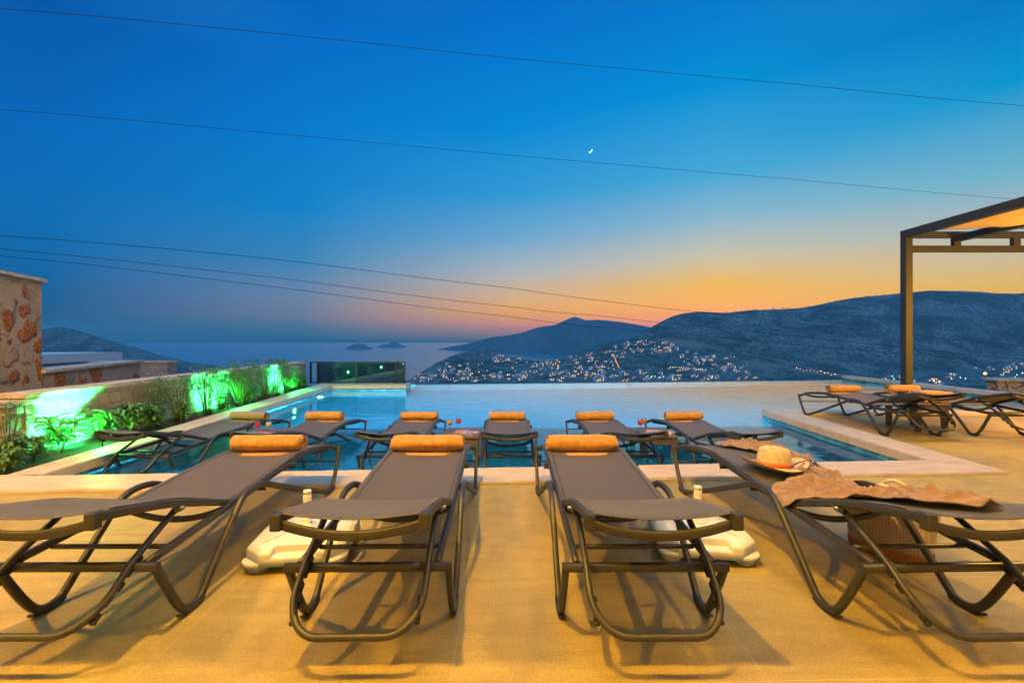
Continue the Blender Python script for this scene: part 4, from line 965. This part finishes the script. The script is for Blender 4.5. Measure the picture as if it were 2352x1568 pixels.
TW = [('L1', .0, .50, .05, 'large orange brown rolled towel on the left front lounger, its spiral end showing'),
      ('L2', .0, .50, 0, 'orange brown rolled towel on the front lounger left of the centre'),
      ('L3', -.02, .50, .02, 'orange brown rolled towel on the front lounger right of the centre'),
      ('B', -.10, .42, -.05, 'rolled towel on the lounger in the water, second from the left'),
      ('C', .02, .42, 0, 'rolled towel on the lounger beside the yellow and red drinks'),
      ('D', .0, .42, 0, 'rolled towel on the central lounger in the water'),
      ('E', -.01, .42, 0, 'rolled towel on the lounger right of the centre in the water'),
      ('F', .05, .42, .03, 'rolled towel on the rightmost lounger in the water'),
      ('G', .10, .42, .05, 'rolled towel on the deck arm lounger nearest the pool corner'),
      ('H', -.12, .42, .05, 'rolled towel behind the pergola post glass, on the deck arm lounger at the edge')]
for i, (k, x, s, rz, lb) in enumerate(TW):
    o = tb if i == 0 else roll_towel(M['towel'], .45+.05*random.random(), 10+i)
    o.location = on(k, x, s, seat_h(s)-.001); o.rotation_euler = (0, 0, LO[k].rotation_euler.z+rz); tag(o, lb, 'towel', 'rolled towels')
    if i % 2: o.scale = (-1, 1, 1)
tg.location = on('A', .02, .42, seat_h(.42)-.001); tg.rotation_euler = (0, 0, LO['A'].rotation_euler.z)
tag(tg, 'greyish rolled towel on the lounger nearest the green plants', 'towel', 'rolled towels')

# ---- crumpled towel, hat, sunglasses on L4
def surf_h(s): return seat_h(s)+.008 if s < 1.36 else (back_h(s)+.012 if s > 1.48 else seat_h(1.36)+.008+(back_h(1.48)+.012-seat_h(1.36)-.008)*(s-1.36)/.12)
SS = [.10, .35, .70, 1.00, 1.22, 1.40, 1.62, 1.85, 2.02]
XL = [-.04, .00, .05, .02, -.24, -.30, -.16, -.10, .02]
XRt = [.20, .26, .27, .27, .26, .25, .22, .20, .12]
def cloth(u, v):
    s = .10+1.92*u
    wob = noise.noise(Vector((s*5.5, 3, 0)))*.07; wob2 = noise.noise(Vector((s*5, 9, 4)))*.03
    xl = cat_interp(SS, XL, s)+wob; xr = cat_interp(SS, XRt, s)+wob2
    x = xl+(xr-xl)*v
    wp = Vector((x*2.2, s*1.5, 1.7)); w1 = noise.noise(wp)*2.4; w2 = noise.noise(wp*1.3+Vector((7, 3, 2)))*2.4
    def rd(a_): return (1-abs(math.sin(a_)))**1.6
    f1 = rd(x*24+s*7+w1*3.0); f2 = rd(s*20-x*8+w2*3.0); f3 = rd(x*34-s*26+w1*4+w2*2); mk = .5+.5*math.sin(s*5.3+.6+w2)
    fold = .042*f1*(1-.5*mk)+.036*f2*(.4+.6*mk)+.016*f3+.006*noise.noise(Vector((x*18, s*16, 2)))+.003
    edge = min(v, 1-v)*2; fold *= .35+.65*min(1, edge*2.5)
    z = surf_h(min(s, 2.08))+.010+fold*(min(1, min(u, 1-u)*10)*.5+.5)
    if x < -.275: z -= (-.275-x)*1.6
    s2 = s+.03*noise.noise(Vector((x*7, s*3, 7)))
    return L3(x, s2, z)
b = MB(); b.solid_grid(cloth, (0, 0, 1), .006, 260, 72); o = b.build('crumpled_towel', M['throw'])
o.matrix_world = LO['L4'].matrix_world.copy(); tag(o, 'crumpled taupe towel spread along the right front lounger', 'towel')
hat = empty('straw_hat', on('L4', -.06, .93, .392), .12, 'straw hat with an orange band on the right front lounger', 'hat')
def hb(r, a):
    return 0
b = MB(); sx_, sy_ = .86, 1.0; rings = []
prof = [(.098, .012), (.115, .006), (.140, .002), (.165, .006), (.183, .016), (.186, .019), (.182, .018), (.163, .009), (.138, .005), (.112, .009), (.095, .016)]
n = 48
for r, z in prof:
    ring = []
    for k in range(n):
        a = 2*math.pi*k/n; lift = max(0, (r-.11))*.55*(abs(math.cos(a))**2)-.12*max(0, r-.12)*max(0, -math.sin(a))
        ring.append(b.bm.verts.new((r*math.cos(a), r*.88*math.sin(a), z+lift)))
    rings.append(ring)
for p, q in zip(rings, rings[1:]):
    for k in range(n): b.face([p[k], p[(k+1) % n], q[(k+1) % n], q[k]], 0, True)
b.build('brim', M['straw'], hat)
b = MB(); rings = []
for r, z in [(.100, .010), (.099, .03), (.096, .06), (.091, .09), (.082, .112), (.068, .124), (.045, .120), (.02, .110), (.001, .106)]:
    ring = []
    for k in range(n):
        a = 2*math.pi*k/n; pinch = 1-.14*(z/.12)**2*max(0, -math.sin(a+.2))**3; zz_ = z-(.018*math.exp(-(r*math.sin(a)/.022)**2) if r < .085 else 0)
        ring.append(b.bm.verts.new((r*math.cos(a)*pinch, r*.86*math.sin(a)*pinch, zz_)))
    rings.append(ring)
for p, q in zip(rings, rings[1:]):
    for k in range(n): b.face([p[k], p[(k+1) % n], q[(k+1) % n], q[k]], 0, True)
b.build('crown', M['straw'], hat)
b = MB(); b.lathe([(.1015, .013), (.1035, .015), (.1025, .037), (.1005, .038)], n=48, sy=.87); b.build('band', M['band'], hat)
hat.rotation_euler = (R(-4), R(3), .12)
sg_ = empty('sunglasses', on('L4', .10, 1.05, .452), .5, 'dark blue sunglasses leaning on the hat brim', 'sunglasses')
for sgn in (-1, 1):
    b = MB(); b.lathe([(.001, .004), (.018, .003), (.023, 0), (.018, -.003), (.001, -.004)], n=20, sy=.85); b.bm.transform(Matrix.Translation((sgn*.028, 0, 0)) @ Matrix.Rotation(R(75), 4, 'X')); b.build('lens', M['lens'], sg_)
    b = MB(); b.sweep([(sgn*.052, 0, .008), (sgn*.056, .06, .006), (sgn*.05, .12, -.01)], .004, n=6); b.build('temple', M['rubber'], sg_)
b = MB(); b.sweep([(-.008, 0, .006), (0, 0, .010), (.008, 0, .006)], .004, n=6); b.build('bridge', M['rubber'], sg_)
sg_.rotation_euler = (R(-25), R(20), .6)

# ---- tables
def make_table():
    root = empty('side_table'); b = MB(); b.box((0, 0, .352), (.42, .54, .026), bev=.006); b.build('tabletop', M['wicker'], root)
    b = MB()
    for s in (-1, 1): b.box((0, s*.245, .306), (.40, .02, .065)); b.box((s*.19, 0, .306), (.02, .47, .065))
    b.build('apron', M['wicker'], root)
    for sx in (-1, 1):
        for sy in (-1, 1):
            b = MB(); b.box((sx*.168, sy*.225, .1365), (.062, .062, .273), taper=.8, bev=.004); b.build('leg', M['wicker'], root)
    return root
tab = make_table()
TB = [((-2.86, 5.25, -.26), 'dark wicker side table between the two leftmost loungers in the water'), ((-.57, 5.25, -.26), 'dark wicker side table left of the central lounger in the water'),
      ((1.62, 5.27, -.26), 'dark wicker side table between the two rightmost loungers in the water'), ((5.32, 6.0, 0), 'dark wicker side table between the two loungers on the deck arm')]
for i, (p, lb) in enumerate(TB):
    o = tab if i == 0 else copy_tree(tab); o.location = p; tag(o, lb, 'side table', 'wicker side tables')
TT = .105
def goblet(p, liquid, label, sc=1):
    root = empty('stemmed_glass', p, 0, label, 'glass', 'drinks on the side tables')
    b = MB(); b.lathe([(.001, .002), (.030, .002), (.031, .004), (.008, .008), (.0055, .02), (.006, .045), (.012, .062), (.026, .078), (.031, .10), (.030, .145), (.0285, .145), (.0292, .10), (.024, .080), (.001, .068)], n=24); b.build('bowl', M['glass'], root)
    b = MB(); b.lathe([(.001, .069), (.0235, .0815), (.0285, .10), (.0282, .128), (.001, .128)], n=24); b.build('drink', liquid, root)
    root.scale = (sc, sc, sc); return root
goblet((-2.87, 5.13, TT), M['red'], 'glass of red drink on the leftmost table'); goblet((-2.76, 5.16, TT), M['lemon'], 'glass of pale drink on the leftmost table')
goblet((-.72, 5.28, TT), M['yel'], 'glass of yellow drink on the table left of the central lounger'); goblet((-.63, 5.37, TT), M['red'], 'glass of red drink on the table left of the central lounger')
goblet((1.485, 5.27, TT), M['red'], 'glass of red drink half hiding an orange one'); goblet((1.56, 5.39, TT), M['ora'], 'glass of orange drink behind a red one')
root = empty('tumbler', (5.27, 5.95, .365), 0, 'straight glass of red drink on the deck arm table', 'glass')
b = MB(); b.lathe([(.001, .002), (.036, .002), (.040, .15), (.038, .15), (.034, .006), (.001, .006)], n=24); b.build('cup', M['glass'], root)
b = MB(); b.lathe([(.001, .008), (.0335, .008), (.0365, .115), (.001, .115)], n=24); b.build('drink', M['red'], root)
# magazines
def magazine(p, rz, c1, c2, label):
    root = empty('magazine', p, rz, label, 'magazine', 'magazines on the side tables')
    m_ = bpy.data.materials.new('magazine_cover'); m_.use_nodes = True; t = m_.node_tree; b_ = t.nodes['Principled BSDF']; tc = N(t, 'ShaderNodeTexCoord')
    n_ = N(t, 'ShaderNodeTexNoise'); n_.inputs['Scale'].default_value = 12; n_.inputs['Distortion'].default_value = 2; t.links.new(tc.outputs['Object'], n_.inputs[0])
    r_ = N(t, 'ShaderNodeValToRGB'); e = r_.color_ramp.elements; r_.color_ramp.interpolation = 'EASE'
    e[0].position = .4; e[0].color = (*c1, 1); e[1].position = .56; e[1].color = (*c2, 1); q = e.new(.66); q.color = (.7, .66, .6, 1)
    t.links.new(n_.outputs[0], r_.inputs[0]); t.links.new(r_.outputs[0], b_.inputs['Base Color']); b_.inputs['Roughness'].default_value = .25
    b = MB(); b.solid_grid(lambda u, v: Vector(((u-.5)*.21, (v-.5)*.28, .010+.010*math.sin(u*3.1)*(.5+v*.5))), (0, 0, 1), .001, 10, 6); b.build('cover', m_, root)
    b = MB(); b.box((0, 0, .005), (.205, .275, .008)); b.build('pages', M['white'], root); return root
magazine((-2.80, 5.08, TT+.002), 1.1, (.55, .12, .08), (.6, .35, .25), 'magazine with a reddish cover on the leftmost table')
magazine((-.50, 5.18, TT+.002), .9, (.55, .22, .06), (.12, .14, .40), 'magazine with a blue and orange cover left of the central lounger')
magazine((1.68, 5.20, TT+.002), 1.15, (.60, .32, .14), (.55, .42, .30), 'magazine with a pale orange cover beside the two touching glasses')
b = MB(); b.solid_grid(lambda u, v: Vector(((u-.5)*.30, (v-.5)*.16, .03+.02*noise.noise(Vector((u*4, v*3, 2))))), (0, 0, 1), .012, 16, 8)
o = b.build('folded_cloth', M['amber'], loc=(5.42, 5.85, .362)); tag(o, 'bunched amber cloth on the deck arm table', 'cloth')
b = MB(); b.box((0, 0, .02), (.40, .30, .04), bev=.012); o = b.build('folded_towel', M['towel'], loc=on('H', .12, .62, seat_h(.62)-.001)); tag(o, 'flat folded orange towel beside the rolled one at the right', 'towel')

# ---- umbrella bases
def umbrella_base(loc, rz, label, flip=1):
    root = empty('umbrella_base', loc, rz, label, 'umbrella base', 'white umbrella bases')
    a = .25; c = .09
    oct_ = [(-a+c, -a), (a-c, -a), (a, -a+c), (a, a-c), (a-c, a), (-a+c, a), (-a, a-c), (-a, -a+c)]
    b = MB(); n = 8
    # rings: bottom, shoulder, top; front face has a recess
    def ring(k, z, dz=0): return [b.bm.verts.new((x*k, y*k, z)) for x, y in oct_]
    R0 = ring(.97, .035); R1 = ring(1.0, .06); R2 = ring(.99, .105); R3 = ring(.90, .122); R4 = ring(.35, .138); R5 = ring(.12, .142)
    for rg in (R2, R3):
        pass
    for p, q in ((R0, R1), (R1, R2), (R2, R3), (R3, R4), (R4, R5)):
        for k in range(n): b.face([p[k], p[(k+1) % n], q[(k+1) % n], q[k]], 0)
    b.face(R5); b.face(R0[::-1])
    body = b.build('tank', M['wplastic'], root)
    bo = MB(); bo.box((0, -a+.01, .118), (.20, .10, .07)); cut = bo.build('recess_cutter', M['wplastic'])
    cut.location = root.location; cut.rotation_euler = root.rotation_euler
    bpy.context.view_layer.update()
    md = body.modifiers.new('b', 'BOOLEAN'); md.operation = 'DIFFERENCE'; md.object = cut; md.solver = 'EXACT'
    bv = body.modifiers.new('v', 'BEVEL'); bv.width = .009; bv.segments = 3; bv.limit_method = 'ANGLE'; bv.angle_limit = R(14)
    dg = bpy.context.evaluated_depsgraph_get(); me = bpy.data.meshes.new_from_object(body.evaluated_get(dg)); body.modifiers.clear(); body.data = me
    for p in me.polygons: p.use_smooth = True
    bpy.data.objects.remove(cut)
    me.set_sharp_from_angle(angle=R(40))
    b = MB(); b.lathe([(.020, 0), (.020, .012), (.016, .014), (.001, .014)], n=16); b.build('filler_cap', M['wplastic'], root, loc=(.13, .08, .134))
    for k in range(4):
        b = MB(); an = k*math.pi/2+.78; b.sweep([(.09*math.cos(an), .09*math.sin(an), .139), (.22*math.cos(an), .22*math.sin(an), .128)], .012, .006, n=8); b.build('rib', M['wplastic'], root)
    for x, y in ((-a+.07, -a+.07), (a-.07, -a+.07), (a-.07, a-.07), (-a+.07, a-.07)):
        b = MB(); b.lathe([(.038, 0), (.048, .006), (.068, .04), (.074, .06)], (x, y, 0), 14, cap=True); b.build('foot', M['wplastic'], root)
    b = MB(); b.lathe([(.055, .135), (.05, .150), (.03, .155), (.0225, .160), (.0225, .300), (.021, .312), (.018, .314)], n=24, cap=True); b.build('tube', M['wplastic'], root)
    b = MB(); b.lathe([(.017, .315), (.021, .318), (.021, .330), (.019, .335), (.001, .337)], n=24); b.build('cap', M['wplastic'], root)
    return root
umbrella_base((-1.12, 2.49, 0), R(8), 'white plastic umbrella base with a short tube between the two left front loungers')
umbrella_base((1.046, 2.56, 0), R(-8), 'white plastic umbrella base with a short tube between the two right front loungers')

# ---- basket
bk_ = empty('woven_basket', (2.03, 2.45, 0), R(-58), 'woven straw basket with orange leather trim under the right front lounger', 'basket')
b = MB(); W0, D0_, W1, D1_ = .17, .075, .205, .10
def bring(w, d, z, m=28): 
    out = []
    for k in range(m):
        a = 2*math.pi*k/m; c, s = math.cos(a), math.sin(a); out.append(b.bm.verts.new((w*math.copysign(abs(c)**.45, c), d*math.copysign(abs(s)**.45, s), z)))
    return out
RG = [bring(W0+(W1-W0)*u, D0_+(D1_-D0_)*u, .01+.31*u) for u in (0, .25, .5, .75, 1)]+[bring((W0+(W1-W0)*u)-.008, (D0_+(D1_-D0_)*u)-.008, .01+.31*u) for u in (1, .5, .03)]
for p, q in zip(RG, RG[1:]):
    for k in range(28): b.face([p[k], p[(k+1) % 28], q[(k+1) % 28], q[k]], 0, True)
b.face(RG[0]); b.face(RG[-1]); b.build('body', M['weave'], bk_)
b = MB(); P = [bring(W0+.004+(W1-W0)*u, D0_+.004+(D1_-D0_)*u, .004+.31*u) for u in (0, .18)]
for k in range(28): b.face([P[0][k], P[0][(k+1) % 28], P[1][(k+1) % 28], P[1][k]], 0, True)
b.face(P[0]); b.build('base_trim', M['leather'], bk_)
b = MB(); b.sweep([(W1*math.copysign(abs(math.cos(a))**.45, math.cos(a)), D1_*math.copysign(abs(math.sin(a))**.45, math.sin(a)), .322) for a in [2*math.pi*k/40 for k in range(40)]], .016, .022, closed=True, n=8); b.build('rim', M['leather'], bk_)
for s in (-1, 1):
    b = MB(); b.sweep(smooth_path([(-.08, s*.095, .30), (-.06, s*.085, .36), (0, s*.07, .395), (.06, s*.085, .36), (.08, s*.095, .30)], 2), .018, n=8); b.build('handle', M['rope'], bk_)
b = MB(); b.solid_grid(lambda u, v: Vector(((u-.5)*.30, (v-.5)*.13, .315+.035*noise.noise(Vector((u*5, v*4, 1)))+.02)), (0, 0, 1), .03, 20, 12)
o = b.build('beach_cloth', M['amber'], loc=(2.03, 2.45, 0)); o.rotation_euler = (0, 0, R(-58)); tag(o, 'bright amber cloth stuffed in the woven basket', 'cloth')

# ---- pergola
pg = empty('pergola', (6.30, 7.28, 0), 0, 'dark metal pergola with a stretched cloth roof at the right edge', 'pergola')
PX = 6.30; PY = 7.28
def pbox(name, x0, x1, y0, y1, z0, z1, m=M['pergola'], par=pg):
    b = MB(); b.box(((x0+x1)/2-PX, (y0+y1)/2-PY, (z0+z1)/2), (x1-x0, y1-y0, z1-z0), bev=.004); return b.build(name, m, par)
pbox('post', 6.25, 6.36, 7.22, 7.33, .001, 2.80)
pbox('post', 10.25, 10.36, 7.22, 7.33, .001, 2.80)
bm1 = pbox('side_beam', 6.25, 6.36, 2.6, 7.33, 2.802, 2.92)
pbox('front_beam', 6.362, 10.36, 7.25, 7.32, 2.80, 2.90); pbox('front_beam', 6.362, 10.248, 7.25, 7.32, 2.575, 2.675)
for x in (7.05, 8.0, 8.95): pbox('strut', x, x+.11, 7.25, 7.32, 2.677, 2.798)
pbox('rafter', 7.05, 7.17, 4.985, 7.248, 2.74, 2.84); pbox('rafter', 8.6, 8.7, 4.985, 7.248, 2.74, 2.84); pbox('side_beam', 10.25, 10.36, 2.6, 7.20, 2.81, 2.92)
pbox('cross_beam', 6.362, 10.25, 4.9, 4.98, 2.74, 2.84)
for k, (x0, x1) in enumerate(((6.37, 8.3), (8.35, 10.24))):
    b = MB()
    def cf(u, v): 
        x = x0+(x1-x0)*u; y = 2.7+4.35*v; sag = .13*math.sin(math.pi*u)*abs(math.sin(math.pi*v*2))
        return Vector((x-PX, y-PY-.15*math.sin(math.pi*u)*(1 if v > .9 else 0), 2.862-sag))
    b.solid_grid(cf, (0, 0, 1), .004, 20, 36, M['canvas']); b.build('canvas', M['canvas'], pg)
for y in (3.6, 4.0, 4.9, 5.3, 6.5, 7.0):
    b = MB(); b.sweep([(-.0, y-PY, 2.92), (0, y-PY, 2.95), (.03, y-PY+.02, 2.955), (.03, y-PY+.02, 2.92)], .006, n=6); b.build('hook', M['steel'], bm1)

# ---- unseen villa behind the camera, added to block sky and bounce warm light
M['villa'] = mat('villa_render', (.80, .70, .50), .85)
vl = empty('villa', (0, -1.2, 0), 0, 'pale stone villa facade behind the terrace with lamps under its eaves', 'villa')
b = MB(); b.box((0, -.2, 3.3), (30, .4, 6.6)); b.build('wall', M['villa'], vl)
b = MB(); b.box((0, .8, 6.3), (30, 1.6, .2)); b.build('eave', M['villa'], vl)
# ================================================================== HAZE
hz = MB(); hz.box((0, 8000, (HAZE_TOP-201.5)/2), (36000, 18000, HAZE_TOP+201.5)); hz = hz.build('haze'); hz['kind'] = 'stuff'; hz['label'] = 'blue evening haze over the bay'
hm = bpy.data.materials.new('haze_air'); hm.use_nodes = True; t = hm.node_tree; t.nodes.clear()
v = N(t, 'ShaderNodeVolumePrincipled'); v.inputs['Color'].default_value = (.42, .82, 1, 1); v.inputs['Density'].default_value = HD; v.inputs['Anisotropy'].default_value = 0
o_ = N(t, 'ShaderNodeOutputMaterial'); t.links.new(v.outputs[0], o_.inputs['Volume']); hz.data.materials[0] = hm
